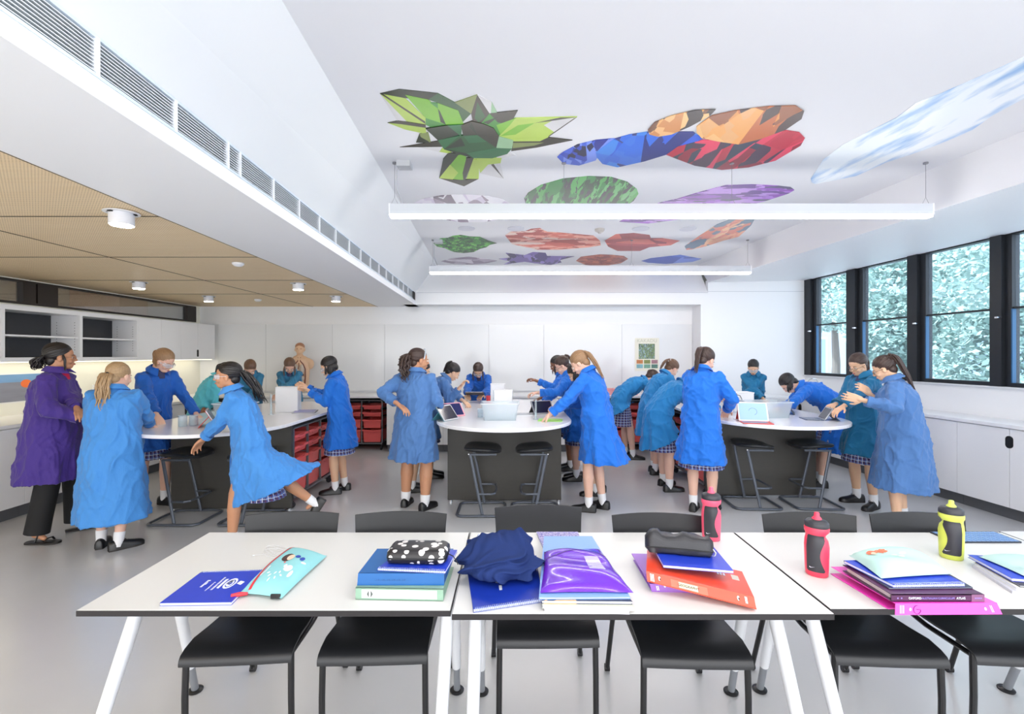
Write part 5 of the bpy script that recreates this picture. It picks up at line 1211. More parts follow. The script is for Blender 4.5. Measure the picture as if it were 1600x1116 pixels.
# beach picture on the splashback
t = thing('wall_picture', 'beach photograph with an orange dome stuck on the wall behind the woman in purple', 'picture', (XL+.001, 5.28, 1.20)); 
b = MB(); b.box(0, .002, -.36, .36, -.17, .16); b.build('photo_border', mat('photo border', (240, 240, 238), .5), t)
b = MB(); b.box(.002, .003, -.33, .34, .055, .14); b.build('sky_area', mat('photo sky', (120, 160, 204), .4, noise=.15, nscale=5, stretch=(1, .5, 4)), t)
b = MB(); b.box(.002, .003, -.33, .34, -.155, .055); b.build('sand_area', mat('photo sand', (140, 142, 156), .4, noise=.2, nscale=6, stretch=(1, .5, 4)), t)
b = MB(); b.add([(.0038, -.02+.06*math.cos(a), .035+.045*math.sin(a)) for a in [math.pi/8*k for k in range(16)]], [tuple(range(16))]); b.build('orange_dome', mat('photo orange', (240, 120, 60), .5), t)
t = thing('power_socket', 'white double power socket on the splashback between the woman and the girls', 'socket', (XL+.001, 6.15, 1.13)); MB().box(0, .008, -.06, .06, -.037, .037).build('socket_plate', M_white, t, .002)
b = MB(); [b.box(.008, .0095, y_-.015, y_+.015, -.012, .012) for y_ in (-.03, .03)]; b.build('socket_switch', mat('socket grey', (214, 214, 214), .4), t)

# ------------------------------------------------------------------ outside the windows
M_ground = mat('outside paving', (186, 188, 190), .8, noise=.1, nscale=2)
b = MB(); b.box(5.6, 40, -10, 45, -.6, -.25); struct(b.build('ground_outside', M_ground))
t = thing('neighbouring_building', 'pale building with windows across the yard, seen through the farthest windows', 'building', (13, 21, -.25))
b = MB(); b.box(-3, 14, 0, 6, 0, 7.5); b.build('wall_block', mat('pale render', (190, 196, 206), .7), t)
b = MB(); b.box(-3.02, 14, -.04, 0, 3.2, 3.9); b.build('string_band', mat('band white', (222, 226, 232), .6), t)
b = MB(); b.box(-3.1, 14, -.9, .2, 7.5, 7.8); b.build('roof', mat('dark roof edge', (130, 134, 142), .6), t)
for k in range(6):
    x = -2.2+2.4*k
    for z0 in (.9, 4.6):
        b = MB(); b.box(x-.75, x+.75, -.06, 0, z0-.1, z0+1.7); w_ = b.build('window_frame', mat('building window frame', (226, 230, 236), .5), t)
        b = MB(); b.box(x-.66, x+.66, -.07, -.055, z0, z0+1.6); b.build('window_pane', mat('building glass', (150, 176, 200), .1), w_)
b = MB(); [b.box(-3.02, 14, -.02, -.005, 4.0+.25*k, 4.02+.25*k) for k in range(13)]; b.build('brick_courses', mat('brick course', (176, 168, 168), .8), t)
M_leaf = mat('leaves', (150, 176, 168), .5, noise=.35, nscale=1.5)
M_bark = mat('bark', (110, 100, 92), .8)
def tree(label, x, y, blobs, n, trunk_h, seed, s=.11, name='leafy_tree'):
    t = thing(name, label, 'tree', (x, y, -.25), 0, 'trees outside the windows'); rd = random.Random(seed); b = MB()
    for i in range(int(n*2.2)):
        c, r = rd.choice(blobs); d = Vector((rd.gauss(0, 1), rd.gauss(0, 1), rd.gauss(0, 1))).normalized()
        p = Vector(c)+Vector((d.x*r[0], d.y*r[1], d.z*r[2]))*rd.uniform(.72, 1.04)
        u = Vector((rd.gauss(0, 1), rd.gauss(0, 1), rd.gauss(0, .6))).normalized(); w = u.cross(Vector((rd.gauss(0, 1), rd.gauss(0, 1), rd.gauss(0, 1)))).normalized(); k = s*rd.uniform(.35, .9)
        b.add([p-u*k, p+w*k*.5, p+u*k, p-w*k*.5], [(0,1,2,3)])
    b.build('foliage', M_leaf, t)
    b = MB(); b.tube([(0, 0, 0), (.05, .02, trunk_h*.5), (-.03, 0, trunk_h)], [.16, .13, .09], 10); b.build('trunk', M_bark, t)
tree('leafy tree filling the third window', 11.2, 13.2, [((0, 0, 3.6), (2.1, 1.9, 1.7)), ((-1.0, -.8, 2.4), (1.2, 1.1, 1.0)), ((.8, .6, 5), (1.4, 1.4, 1.2))], 9000, 3, 1)
tree('bushy tree filling the nearest window at the right edge', 10.2, 8.7, [((0, 0, 3.4), (1.9, 2.0, 1.9)), ((-.4, .4, 1.7), (1.3, 1.3, 1.1)), ((.4, -1, 4.8), (1.3, 1.3, 1.2))], 9000, 3, 2)
tree('smaller tree in front of the pale building', 11.6, 17.0, [((0, 0, 3.9), (1.5, 1.5, 1.3)), ((-.5, .3, 5), (1.2, 1.2, 1))], 4500, 3, 3)
tree('low pale shrub on the ground outside the second window', 9.3, 11.6, [((0, 0, .75), (.8, .9, .6))], 2200, .4, 4, .08, 'garden_shrub')
tree('low pale shrub outside the farthest window', 9.6, 14.6, [((0, 0, .6), (.8, 1.0, .6))], 2200, .3, 5, .08, 'garden_shrub')
tree('low hedge outside the right edge window', 8.6, 6.9, [((0, 0, .9), (.7, 1.6, .7))], 3000, .5, 6, .08, 'garden_shrub')
# ------------------------------------------------------------------ people
SKIN = dict(light=mat('skin light', (230, 186, 164), .5, sss=.12), fair=mat('skin fair', (226, 184, 152), .5, sss=.12), tan=mat('skin tan', (196, 142, 108), .5, sss=.1), brown=mat('skin brown', (140, 94, 68), .5, sss=.08))
HAIR = dict(black=mat('hair black', (30, 26, 27), .38, noise=.45, nscale=70, stretch=(3, 3, .25)), brown=mat('hair dark brown', (62, 44, 38), .4, noise=.45, nscale=70, stretch=(3, 3, .25)), chest=mat('hair chestnut', (104, 76, 58), .42, noise=.45, nscale=70, stretch=(3, 3, .25)), blonde=mat('hair blonde', (172, 142, 106), .45, noise=.45, nscale=60, stretch=(3, 3, .25)), sandy=mat('hair sandy', (150, 116, 84), .45, noise=.45, nscale=60, stretch=(3, 3, .25)))  # stretched noise paints strand contrast and streak highlights into the hair colour
def cotton(n, c): return mat('coat '+n, c, .75, noise=.08, nscale=5, bump=.6, bscale=14, stretch=(1, 1, .6), sheen=.15)
COAT = dict(sky=cotton('sky blue', (66, 140, 214)), royal=cotton('royal blue', (12, 92, 186)), azure=cotton('azure', (12, 110, 212)), teal=cotton('teal', (14, 112, 158)), denim=cotton('faded blue', (74, 118, 176)), mint=cotton('light turquoise', (92, 196, 212)), cyan=cotton('cyan blue', (26, 128, 192)), purple=cotton('purple', (66, 42, 134)), steel=cotton('steel blue', (44, 118, 156)))
M_sock = mat('white sock', (238, 238, 240), .8, bump=.2, bscale=120); M_shoe = mat('black shoe leather', (22, 22, 24), .3); M_sole = mat('shoe sole', (44, 40, 38), .7)
M_trou = mat('black trousers', (24, 24, 26), .8, noise=.1); M_lip = mat('lips', (186, 104, 98), .5); M_eye = mat('eye white', (232, 230, 226), .2); M_iris = mat('iris dark', (34, 24, 20), .15)
M_frame_d = mat('dark spectacle frame', (40, 32, 36), .3); M_frame_c = clear('clear safety goggles', (240, 240, 246), .45, .05)
# tartan
m, nt, bs = _new('navy tartan'); tc = N(nt, 'ShaderNodeTexCoord'); sp = N(nt, 'ShaderNodeSeparateXYZ'); nt.links.new(tc.outputs['Object'], sp.inputs[0])
ang = math_('MULTIPLY', math_('ARCTAN2', sp.outputs[0], sp.outputs[1]), .20)
def line(src, k, w, off=0): return math_('LESS_THAN', math_('FRACT', math_('ADD', math_('MULTIPLY', src, k), off)), w)
wl = math_('MAXIMUM', line(ang, 27, .10), line(sp.outputs[2], 27, .10)); rl_ = math_('MAXIMUM', line(ang, 27, .12, .45), line(sp.outputs[2], 27, .12, .45)); bl_ = math_('MAXIMUM', line(ang, 27, .3, .85), line(sp.outputs[2], 27, .3, .85))
x1 = nt.nodes.new('ShaderNodeMixRGB'); x1.inputs[1].default_value = srgb(36, 44, 84); x1.inputs[2].default_value = srgb(84, 108, 170); nt.links.new(bl_, x1.inputs[0])
x2 = nt.nodes.new('ShaderNodeMixRGB'); x2.inputs[2].default_value = srgb(84, 46, 84); nt.links.new(rl_, x2.inputs[0]); nt.links.new(x1.outputs[0], x2.inputs[1])
x3 = nt.nodes.new('ShaderNodeMixRGB'); x3.inputs[2].default_value = srgb(216, 220, 232); nt.links.new(wl, x3.inputs[0]); nt.links.new(x2.outputs[0], x3.inputs[1])
nt.links.new(x3.outputs[0], bs.inputs['Base Color']); bs.inputs['Roughness'].default_value = .8; M_tartan = m

def V(*a): return Vector(a)
def ik(S, Tg, l1, l2, pole):
    d = Tg-S; L_ = min(d.length, (l1+l2)*.995); d = d.normalized(); Tg = S+d*L_
    a = (l1*l1-l2*l2+L_*L_)/(2*L_); h = math.sqrt(max(0, l1*l1-a*a)); p = pole-d*pole.dot(d)
    p = p.normalized() if p.length > 1e-4 else V(0, -1, 0)
    return S+d*a+p*h, Tg
def tube_rings(pts, rs, n=16, up=V(0, 0, 1), flat=1):
    b = MB(); b.tube(pts, rs, n, flat=flat); return b
def solid(name, mbs, m, parent, vox, smooth=3, disp=None):
    vs, fs = [], []
    for b in mbs:
        o = len(vs); vs += b.v; fs += [tuple(i+o for i in f) for f in b.f]
    me = bpy.data.meshes.new(name); me.from_pydata(vs, [], fs); tmp = bpy.data.objects.new(name+'_tmp', me); COL.objects.link(tmp)
    rm = tmp.modifiers.new('r', 'REMESH'); rm.mode = 'VOXEL'; rm.voxel_size = vox; rm.use_smooth_shade = True
    if smooth: sm = tmp.modifiers.new('s', 'SMOOTH'); sm.factor = .5; sm.iterations = smooth
    out = bpy.data.meshes.new_from_object(tmp.evaluated_get(bpy.context.evaluated_depsgraph_get())); out.name = name
    bpy.data.objects.remove(tmp); bpy.data.meshes.remove(me); out.materials.clear()
    for q in (m if isinstance(m, (list, tuple)) else [m]): out.materials.append(q)
    if disp:
        n = len(out.vertices); co = np.empty(n*3, 'f'); no = np.empty(n*3, 'f'); out.vertices.foreach_get('co', co); out.vertices.foreach_get('normal', no)
        co = co.reshape(-1, 3); no = no.reshape(-1, 3); co = co+no*disp(co)[:, None]; out.vertices.foreach_set('co', co.astype('f').ravel()); out.update()
    out.polygons.foreach_set('use_smooth', [True]*len(out.polygons))
    o = bpy.data.objects.new(name, out); COL.objects.link(o); o.parent = parent
    return o
def wrinkle(seed, amp=.006):
    rd = random.Random(seed); ks = [(np.array([rd.gauss(0, 1) for _ in range(3)]), rd.uniform(0, 6.28)) for _ in range(14)]
    def f(co):
        co = co*np.array([1.25, 1.25, .75]); w = np.stack([np.sin(co @ (k*s)+p) for (k, p), s in zip(ks[:6], (9, 9, 11, 13, 9, 11))], 1).sum(1)*.35
        r = np.zeros(len(co))
        for (k, p), s in zip(ks[6:], (10, 13, 16, 19, 23, 15, 28, 21)):
            k = k/np.linalg.norm(k); r += (1-np.abs(np.sin(co @ (k*s)+p+w*1.4)))**3
        return (r/8*3.0-.75)*amp
    return f
def capsule(a, c, ra, rb, flat=1.0):
    a, c = Vector(a), Vector(c); d = c-a; L_ = d.length; d = d/L_ if L_ > 1e-6 else V(0, 0, 1); b = MB()
    b.tube([a-d*ra*.95, a-d*ra*.8, a-d*ra*.5, a, a+(c-a)*.33, a+(c-a)*.66, c, c+d*rb*.5, c+d*rb*.8, c+d*rb*.95], [ra*.25, ra*.6, ra*.87, ra, ra+(rb-ra)*.33, ra+(rb-ra)*.66, rb, rb*.87, rb*.6, rb*.25], 14, flat=flat)
    return b
def ballm(M, c, r):
    b = MB(); b.ball(c, r, 20, 14, M=M); return b
def hand(W_, d, palm, side, s, curl, spread=1.0, thumb_side=1):
    """five fingers growing out of a palm; returns builders"""
    out = []; d = d.normalized(); palm = (palm-d*palm.dot(d)).normalized(); sd = d.cross(palm).normalized()*side
    out.append(capsule(W_-d*.03, W_+d*.02, .024, .026, .75))
    for k, (off, ln) in enumerate(((.030, .066), (.010, .076), (-.010, .071), (-.029, .056))):
        kn = W_+d*(.078-.004*abs(k-1))+sd*off; out.append(capsule(W_+d*.012+sd*off*.6, kn, .0125, .0105))
        fd = (d+sd*off*3.2*spread).normalized(); a = kn; ang = 0
        for j, fr_ in enumerate((.42, .32, .26)):
            ang += curl*(.55+.25*j)*(1+.10*k); v = fd*math.cos(ang)+palm*math.sin(ang); c = a+v*ln*fr_*1.12
            out.append(capsule(a, c, .0088-.0007*j, .0081-.0007*j)); a = c
    a = W_+d*.018+sd*.026; c = a+(sd*.75+d*.62+palm*.3).normalized()*.036; e = c+(sd*.25+d*.9+palm*.35*(1+curl)).normalized()*.030
    out += [capsule(a, c, .0125, .0100), capsule(c, e, .0098, .0082)]
    return out
def ring(c, t, f, x, a, b_, n=40, e=2.3, fold=0, k=9, ph=0, tilt=0):
    """closed ring about c: half width a along x, half depth b along f"""
    pts = []
    for i in range(n):
        q = 2*math.pi*i/n; ca, sa = math.cos(q), math.sin(q)
        r = 1+fold*(math.sin(k*q+ph)*.6+math.sin((k*.5+1.3)*q*1.0+ph*2)*.4 if fold else 0)
        u = math.copysign(abs(ca)**(2/e), ca)*a*r; v = math.copysign(abs(sa)**(2/e), sa)*b_*r
        pts.append(c+x*u+f*v+t*(v*tilt))
    return pts
def shoe(parent, at, yaw, pitch, s, kind):
    R = Matrix.Translation(at) @ Matrix.Rotation(yaw, 4, 'Z') @ Matrix.Rotation(pitch, 4, 'X') @ Matrix.Scale(s, 4)
    b = MB(); sec = [(-.072, .026, .058), (-.064, .036, .072), (-.02, .040, .078), (.02, .041, .074), (.06, .045, .060), (.10, .049, .050), (.14, .046, .042), (.165, .036, .034), (.180, .018, .022)]
    if kind == 'sandal': sec = [(y, w*1.0, .012) for y, w, h in sec]
    def rg(y, w, h, z0=.012): return [(w*math.cos(q)*(1 if math.sin(q) < 0 else .92), y, z0+(h*max(0, math.sin(q))**.7 if math.sin(q) > 0 else -.002*abs(math.sin(q)))) for q in [2*math.pi*i/16 for i in range(16)]]
    if kind == 'sandal':
        b.loft([rg(y, w, .006) for y, w, h in sec], M=R)
        o = b.build('sandal', M_shoe, parent, sharp=50)
        b = MB(); b.tube([(-.043, .10, .02), (-.02, .105, .045), (.02, .10, .045), (.043, .09, .02)], .010, 8, flat=.5, M=R); b.tube([(-.036, .02, .02), (-.02, .03, .07), (.02, .03, .07), (.036, .02, .02)], .009, 8, flat=.5, M=R); b.build('strap', M_shoe, o)
    else:
        b.loft([rg(*q_) for q_ in sec], M=R); o = b.build('shoe', M_shoe, parent, sharp=50)
        b = MB()
        for k in range(4): b.tube([(-.022, .030+.018*k, .078-.007*k), (0, .032+.018*k, .086-.008*k), (.022, .030+.018*k, .078-.007*k)], .0026, 5, M=R)
        b.tube([(0, .03, .088), (-.026, .045, .084), (-.034, .035, .066)], .002, 5, M=R); b.tube([(0, .03, .088), (.026, .045, .084), (.034, .035, .066)], .002, 5, M=R); b.build('laces', M_sole, o)
    b = MB(); b.prism([(-.026, -.070), (.026, -.070), (.036, -.02), (.040, .06), (.047, .11), (.040, .155), (.018, .178), (-.018, .178), (-.040, .155), (-.047, .11), (-.040, .06), (-.036, -.02)], 0, .014, 0, R); b.build('sole', M_sole, o)
    return o
PI_ = math.pi
def person(label, x, y, rz, H=1.6, lean=0, pitch=10, yaw=0, roll=0, hands=(None, None), feet=None, coat='azure', hem=.50, wide=1.0, skin='fair', hair='black', style='pony', tail=(0, -.06, -.24), tiez=.03, tail_w=1.0, glasses=None, skirt=.46, trousers=False, kind='shoe', flare=1.0, sway=(0, 0), hemtilt=0, seed=1, cuff=1.0, curl=.35, palms=(None, None), shirt=None, poles=(None, None), legfat=1.0, skirt_w=1.0, spread=0, band=None, mouth=True, side_hair=0, hipback=.12, vent=False, knee=0, collar=True):
    s = H/1.60; root = thing('person', label, 'person', (x, y, 0), rz, 'school students in blue laboratory coats' if coat != 'purple' else None)
    inv = (T(x, y, 0) @ RZ(rz)).inverted(); R = math.radians; X = V(1, 0, 0)
    loc = lambda w: inv @ Vector(w)
    le = R(lean)
    def dirv(a): return V(0, math.sin(a), math.cos(a))
    P0 = V(0, -hipback*math.sin(le), .895)*s; P1 = P0+dirv(le*.5)*.14*s; P2 = P1+dirv(le*.9)*.17*s; P3 = P2+dirv(le*1.0)*.16*s
    hp = R(pitch); na = (le+min(hp, 1.2))*.5
    NK = P3+dirv(max(le*.8, na))*.058*s
    HR = Matrix.Rotation(R(yaw), 4, 'Z') @ Matrix.Rotation(-hp, 4, 'X') @ Matrix.Rotation(R(roll), 4, 'Y')
    HC_ = NK+(HR.to_3x3() @ V(0, .024, .074))*s
    HM = Matrix.Translation(HC_) @ HR @ Matrix.Scale(s, 4)
    sk = SKIN[skin]; body = []
    t3 = dirv(le); f3 = t3.cross(X)
    # legs
    fpos = feet or ((-.085, .0, 0), (.085, -.02, 0))
    legs = []
    for i, sx in ((0, -1), (1, 1)):
        fp = fpos[i]; fx, fy = fp[0]*s, fp[1]*s; fyaw = R(fp[2]); lift = fp[3] if len(fp) > 3 else 0; fpit = R(fp[4]) if len(fp) > 4 else 0
        ank = V(fx, fy, (.075+lift)*s); hip = P0+V(sx*.085*s*(wide*.5+.5), 0, -.03*s)
        l1 = max(.395*s, ((hip-ank).length*1.004)*.51) if lift == 0 else .40*s; K, A_ = ik(hip, ank, l1, l1*.96, V(sx*.1, 1, 0) if not knee else V(0, 1, knee)); legs.append((hip, K, A_, fyaw, fpit, lift))
        lf = s*legfat
        body += [capsule(hip, K, .070*lf, .053*lf), capsule(K, K+(A_-K)*.35, .051*lf, .054*lf), capsule(K+(A_-K)*.3, A_, .054*lf, .032*lf), capsule(A_, A_+(Matrix.Rotation(fyaw, 3, 'Z') @ V(0, .06, -.035))*s, .027*s, .018*s)]
    # torso
    def torso(k, ex=0):
        rg = [ring(P0-V(0,0,.06*s), V(0,0,1), V(0,1,0), X, .12*k*s, .09*k*s), ring(P0, dirv(le*.3), dirv(le*.3).cross(X)*1, X, .15*k*s, .10*k*s), ring(P1, dirv(le*.7), dirv(le*.7).cross(X), X, .12*k*s, .085*k*s), ring(P2, t3, f3, X, .135*k*s, .095*k*s), ring(P3-t3*.07*s, t3, f3, X, .115*k*s, .075*k*s), ring(P3-t3*.02*s, t3, f3, X, .07*k*s, .05*k*s)]
        b = MB(); b.loft(rg); return b
    body += [torso(1.0), capsule(P3-t3*.02*s, NK, .052*s, .047*s), capsule(NK, HC_+(HR.to_3x3() @ V(0, -.02, -.03))*s, .047*s, .05*s)]
    # head
    for c, r in (((0, -.012, .03), (.072, .088, .076)), ((0, .024, -.018), (.058, .060, .074)), ((0, .045, -.070), (.036, .036, .028)), ((0, .010, -.055), (.050, .05, .035)), ((0, .090, -.018), (.0105, .017, .013)), ((0, .084, .000), (.008, .012, .026)), ((0, .078, -.052), (.020, .012, .010)), ((-.071, .002, -.012), (.008, .017, .028)), ((.071, .002, -.012), (.008, .017, .028)), ((-.034, .062, -.030), (.022, .018, .020)), ((.034, .062, -.030), (.022, .018, .020))):
        body.append(ballm(HM, c, r))
    # arms
    coatm = COAT[coat]; coatb = []; wsl = (wide*.4+.6)
    for i, sx in ((0, -1), (1, 1)):
        S = P3+X*(sx*.132*s*(wide*.3+.7))-t3*.040*s
        tg = hands[i]
        if tg is None: tg_l = S+V(sx*.10, .05, -.50)*s
        else: tg_l = loc(tg)
        pole = poles[i] if poles[i] is not None else V(sx*.55, -.5, -.7)
        E, W_ = ik(S, tg_l, .265*s, .235*s, pole)
        fd = (W_-E).normalized(); pl = palms[i] if palms[i] is not None else V(0, 0, -1)
        pl = Vector(pl)
        if abs(pl.normalized().dot(fd)) > .9: pl = V(-sx, 0, 0)
        body += [capsule(S+(E-S)*.12, E, .036*s, .032*s), capsule(E, W_, .034*s, .022*s)]+hand(W_+fd*.015, fd, pl, -sx if pl.z < .5 else sx, s, curl)
        we = W_+(E-W_)*(.06+.5*(1-cuff))
        b = MB(); r0, r1, r2 = .066*s*wsl, .059*s*wsl, .044*s*(wide*.2+.8)
        b.tube([S-(E-S)*.10, S, S+(E-S)*.35, S+(E-S)*.7], [r0*.72, r0, r0*.97, r1*1.08], 18); coatb.append(b)
        coatb.append(capsule(S+(E-S)*.3, E, r0*.96, r1)); b = MB(); b.tube([E, E+(we-E)*.2, E+(we-E)*.45, E+(we-E)*.8, we], [r1*.8, r1, r1*.97, r2*1.06, r2], 18); coatb.append(b); coatb.append(capsule(E, E+(we-E)*.3, r1, r1*.96))
        # turned cuff
        if sx and tg is not None:
            b = MB(); b.tube([we-fd*.045*s, we-fd*.001], [r2*1.13, r2*1.10], 18, cap=False); b.tube([we-fd*.001, we-fd*.02], [r2*1.10, r2*.85], 18, cap=False); b.build('cuff', coatm, root)
    bo = solid('body', body, sk, root, .0056, 2)
    # coat
    W = wide; hs = V(sway[0], sway[1], 0)*s; rd = random.Random(seed); ph = rd.uniform(0, 6)
    hz = hem; zt0 = P0.z-.05*s; rows = []
    for j, k in enumerate((1, .8, .6, .4, .2, .02)):
        z_ = hz+(zt0-hz)*(1-k); cc = V(P0.x, P0.y*(1-.25*k), z_)+hs*k**1.3+V(0, -.01, 0)
        tl = hemtilt*k
        rows.append(ring(cc, V(0, 0, 1), V(0, 1, 0), X, (.172+.060*k*flare)*W*s, (.146+.058*k*flare+spread*k)*W*s, 64, 2.0, (.022+.065*k)*max(flare, .6), 7+seed % 3, ph, tl))
    tq = dirv(le*.55); Wb = W*.8+.2
    rows += [ring(P0+t3*.0, dirv(le*.35), dirv(le*.35).cross(X), X, .176*W*s, .146*W*s, 64, 2.0, .016, 7, ph), ring(P1, tq, tq.cross(X), X, .155*W*s, .125*W*s, 64, 2.05, .012, 7, ph), ring(P2, t3, f3, X, .165*Wb*s, .130*Wb*s, 64, 2.15), ring(P3-t3*.075*s, t3, f3, X, .165*(W*.6+.4)*s, .108*(W*.6+.4)*s, 64, 2.2), ring(P3-t3*.030*s, t3, f3, X, .140*(W*.5+.5)*s, .086*s, 64, 2.15), ring(P3-t3*.002*s, t3, f3, X, .105*(W*.3+.7)*s, .070*s, 64, 2.0), ring(P3+t3*.018*s, t3, f3, X, .072*s, .060*s, 64, 2), ring(P3+t3*.034*s, t3, f3, X, .060*s, .056*s, 64, 2)]
    b = MB(); b.loft(rows); coatb.append(b)
    solid('laboratory_coat', coatb, coatm, root, .0095, 2, wrinkle(seed, .019))
    if collar:
        b = MB(); rg = []; nn = NK-P3; ax = nn.normalized()
        cf = ax.cross(X)*1.0
        for k in range(23):
            q = R(90+26+(360-52)*k/22); d_ = X*math.cos(q)+cf*math.sin(q); dl = 1+.25*abs(math.sin((k-11)/11*PI_/2))**4
            base = P3+t3*.012*s; r_in, r_out = .060*s, (.088+.012*abs((k-11)/11)**3)*s*1.02
            a1 = base+d_*r_in*.97+ax*.040*s; a2 = base+d_*r_out*dl*.98-ax*(.006+.014*abs((k-11)/11)**2)*s+V(0,0,.012*s); 
            rg.append([base+d_*r_in-ax*.005*s, a1, a1+d_*.006*s+ax*.004*s, a2+ax*.003*s, a2-ax*.004*s, base+d_*(r_in+.008*s)+ax*.012*s])
        b.loft(rg); b.build('collar', coatm, root, sharp=70)
    if shirt:      # blouse seen in the open neck
        b = MB(); b.loft([ring(P3-t3*.05*s+f3*.018*s, t3, f3, X, .05*s, .080*s, 24), ring(P3+t3*.0*s+f3*.012*s, t3, f3, X, .05*s, .068*s, 24), ring(P3+t3*.028*s+f3*.004*s, t3, f3, X, .054*s, .058*s, 24)]); b.build('shirt', shirt, root)
    # front placket with buttons
    b = MB()
    fr_pts = [(rows[j][16]) for j in (0, 1, 2, 3, 4, 5, 6, 7, 8)]
    b.tube([p+V(.0, .004, 0) for p in fr_pts], .007, 6, flat=.4); pk = b.build('placket', coatm, root)
    # clothes below
    if trousers:
        for hip, K, A_, fy_, fp_, lf_ in legs:
            b = MB(); b.tube([hip+V(0, 0, .04), hip, K, K+(A_-K)*.6, A_-(A_-K)*.06+V(0, 0, -.015)], [.095*s, .088*s, .080*s, .078*s, .080*s], 20); b.build('trouser_leg', M_trou, root)
    elif skirt:
        zs_ = P0.z-.02; sh = []
        for k in (0, .3, .6, .85, 1):
            z_ = zs_+(skirt*s-zs_)*k; sh.append(ring(V(P0.x, P0.y*(1-.35*k), z_)+hs*(.55 if skirt_w == 1 else .1)*k**1.3, V(0,0,1), V(0,1,0), X, (.150+.045*k)*W*s*skirt_w, (.118+.050*k)*W*s*skirt_w, 120, 2.1, 0))
            sh[-1] = [V(p.x, p.y, p.z)+(V(p.x, p.y-P0.y, 0).normalized()*.006*math.sin(i*2*PI_*20/120))*k for i, p in enumerate(sh[-1])]
        b = MB(); b.loft(sh); b.build('tartan_skirt', M_tartan, root, sharp=80)
    for i, (hip, K, A_, fyaw, fpit, lift) in enumerate(legs):
        d_ = (K-A_).normalized()
        if kind == 'shoe' :
            b = MB(); b.tube([A_-d_*.05*s, A_-d_*.02*s, A_+d_*.01*s, A_+d_*.06*s, A_+d_*.075*s], [.033*s, .037*s, .038*s*legfat, .041*s*legfat, .041*s*legfat], 16); b.build('sock', M_sock, root)
        Rf = Matrix.Rotation(fyaw, 3, 'Z') @ Matrix.Rotation(fpit, 3, 'X')
        at = A_-(Rf @ V(0, 0, .075))*s
        if kind == 'shoe': pass
        shoe(root, at, fyaw, fpit, s, kind)
    # face
    if mouth:
        b = MB()
        b.ball((0, .0880, -.0500), (.017, .006, .0034), 12, 8, M=HM); b.ball((0, .0875, -.0560), (.014, .006, .0036), 12, 8, M=HM); b.build('mouth', M_lip, root)
        for sx in (-1, 1):
            b = MB(); b.ball((sx*.027, .0745, .002), (.0135, .0085, .0062), 12, 8, 0, HM); b.ball((sx*.027, .0805, .0015), (.0055, .0035, .0055), 10, 7, 1, HM); b.build('eye', [M_eye, M_iris], root)
            b = MB(); b.tube([(sx*.012, .0815, .020), (sx*.028, .0800, .0245), (sx*.044, .0690, .020)], [.0022, .003, .0014], 6, M=HM); b.build('eyebrow', HAIR[hair], root)
    # glasses
    if glasses:
        g = M_frame_d if glasses == 'dark' else mat('rose gold spectacle frame', (150, 110, 90), .3, .6) if glasses == 'gold' else mat('goggle frame', (214, 214, 220), .2)
        gb = MB(); rr_ = .0016 if glasses != 'goggles' else .0022
        for sx in (-1, 1):
            w_, h_ = (.021, .0135) if glasses != 'goggles' else (.030, .021)
            cx_ = sx*(.029 if glasses != 'goggles' else .031)
            gb.tube([(cx_+w_*math.cos(q), .0935-.012*abs(math.cos(q)*w_+cx_)/.05, .000+h_*math.sin(q)) for q in [2*PI_*k/16 for k in range(17)]], rr_, 6, M=HM)
            gb.tube([(sx*.051, .085, .004), (sx*.072, .05, .004), (sx*.078, .0, .002)], rr_, 6, M=HM)
        gb.tube([(-.009, .094, .002), (0, .096, .003), (.009, .094, .002)], rr_, 6, M=HM); go = gb.build('glasses', g, root)
        if glasses in ('goggles',):
            b = MB(); b.loft([[(math.sin(a)*.075, .100*math.cos(a)-.004, z_) for a in [R(-58+116*k/12) for k in range(13)]] for z_ in (-.018, .022)], 0, False, True, False, M=HM); b.build('goggle_lens', M_frame_c, go)
        if glasses == 'mask': pass
    # hair
    hm_ = HAIR[hair]; hb = []
    tie = V(0, -.098, tiez)
    cz = V(0, -.0265, .0405); rx, ry, rz_ = .0785, .0945, .0835
    ax_ = (tie-cz).normalized(); aux = ax_.cross(V(1, 0, 0)).normalized(); aux2 = ax_.cross(aux)
    b = MB(); NL, NM = 160, 30; rings = []
    for j in range(NM+1):
        th = PI_*(j+.05*(j == 0)-.05*(j == NM))/NM; rg = []
        for i in range(NL):
            q = 2*PI_*i/NL; d_ = ax_*math.cos(th)+(aux*math.cos(q)+aux2*math.sin(q))*math.sin(th)
            gr = 1+.010*math.sin(11*q+seed)*math.sin(th)+.013*math.sin(31*q+2*seed+2*th)*math.sin(th)+.007*math.sin(53*q+seed*3)
            p = V(d_.x*rx, d_.y*ry, d_.z*rz_)*gr
            rg.append(cz+p)
        rings.append(rg)
    b.loft(rings, M=HM); b.ball((0, -.052, -.028), (.056, .046, .052), 24, 14, M=HM); ho = b.build('hair', hm_, root, sharp=70)
    rdh = random.Random(seed+50); tb = MB()
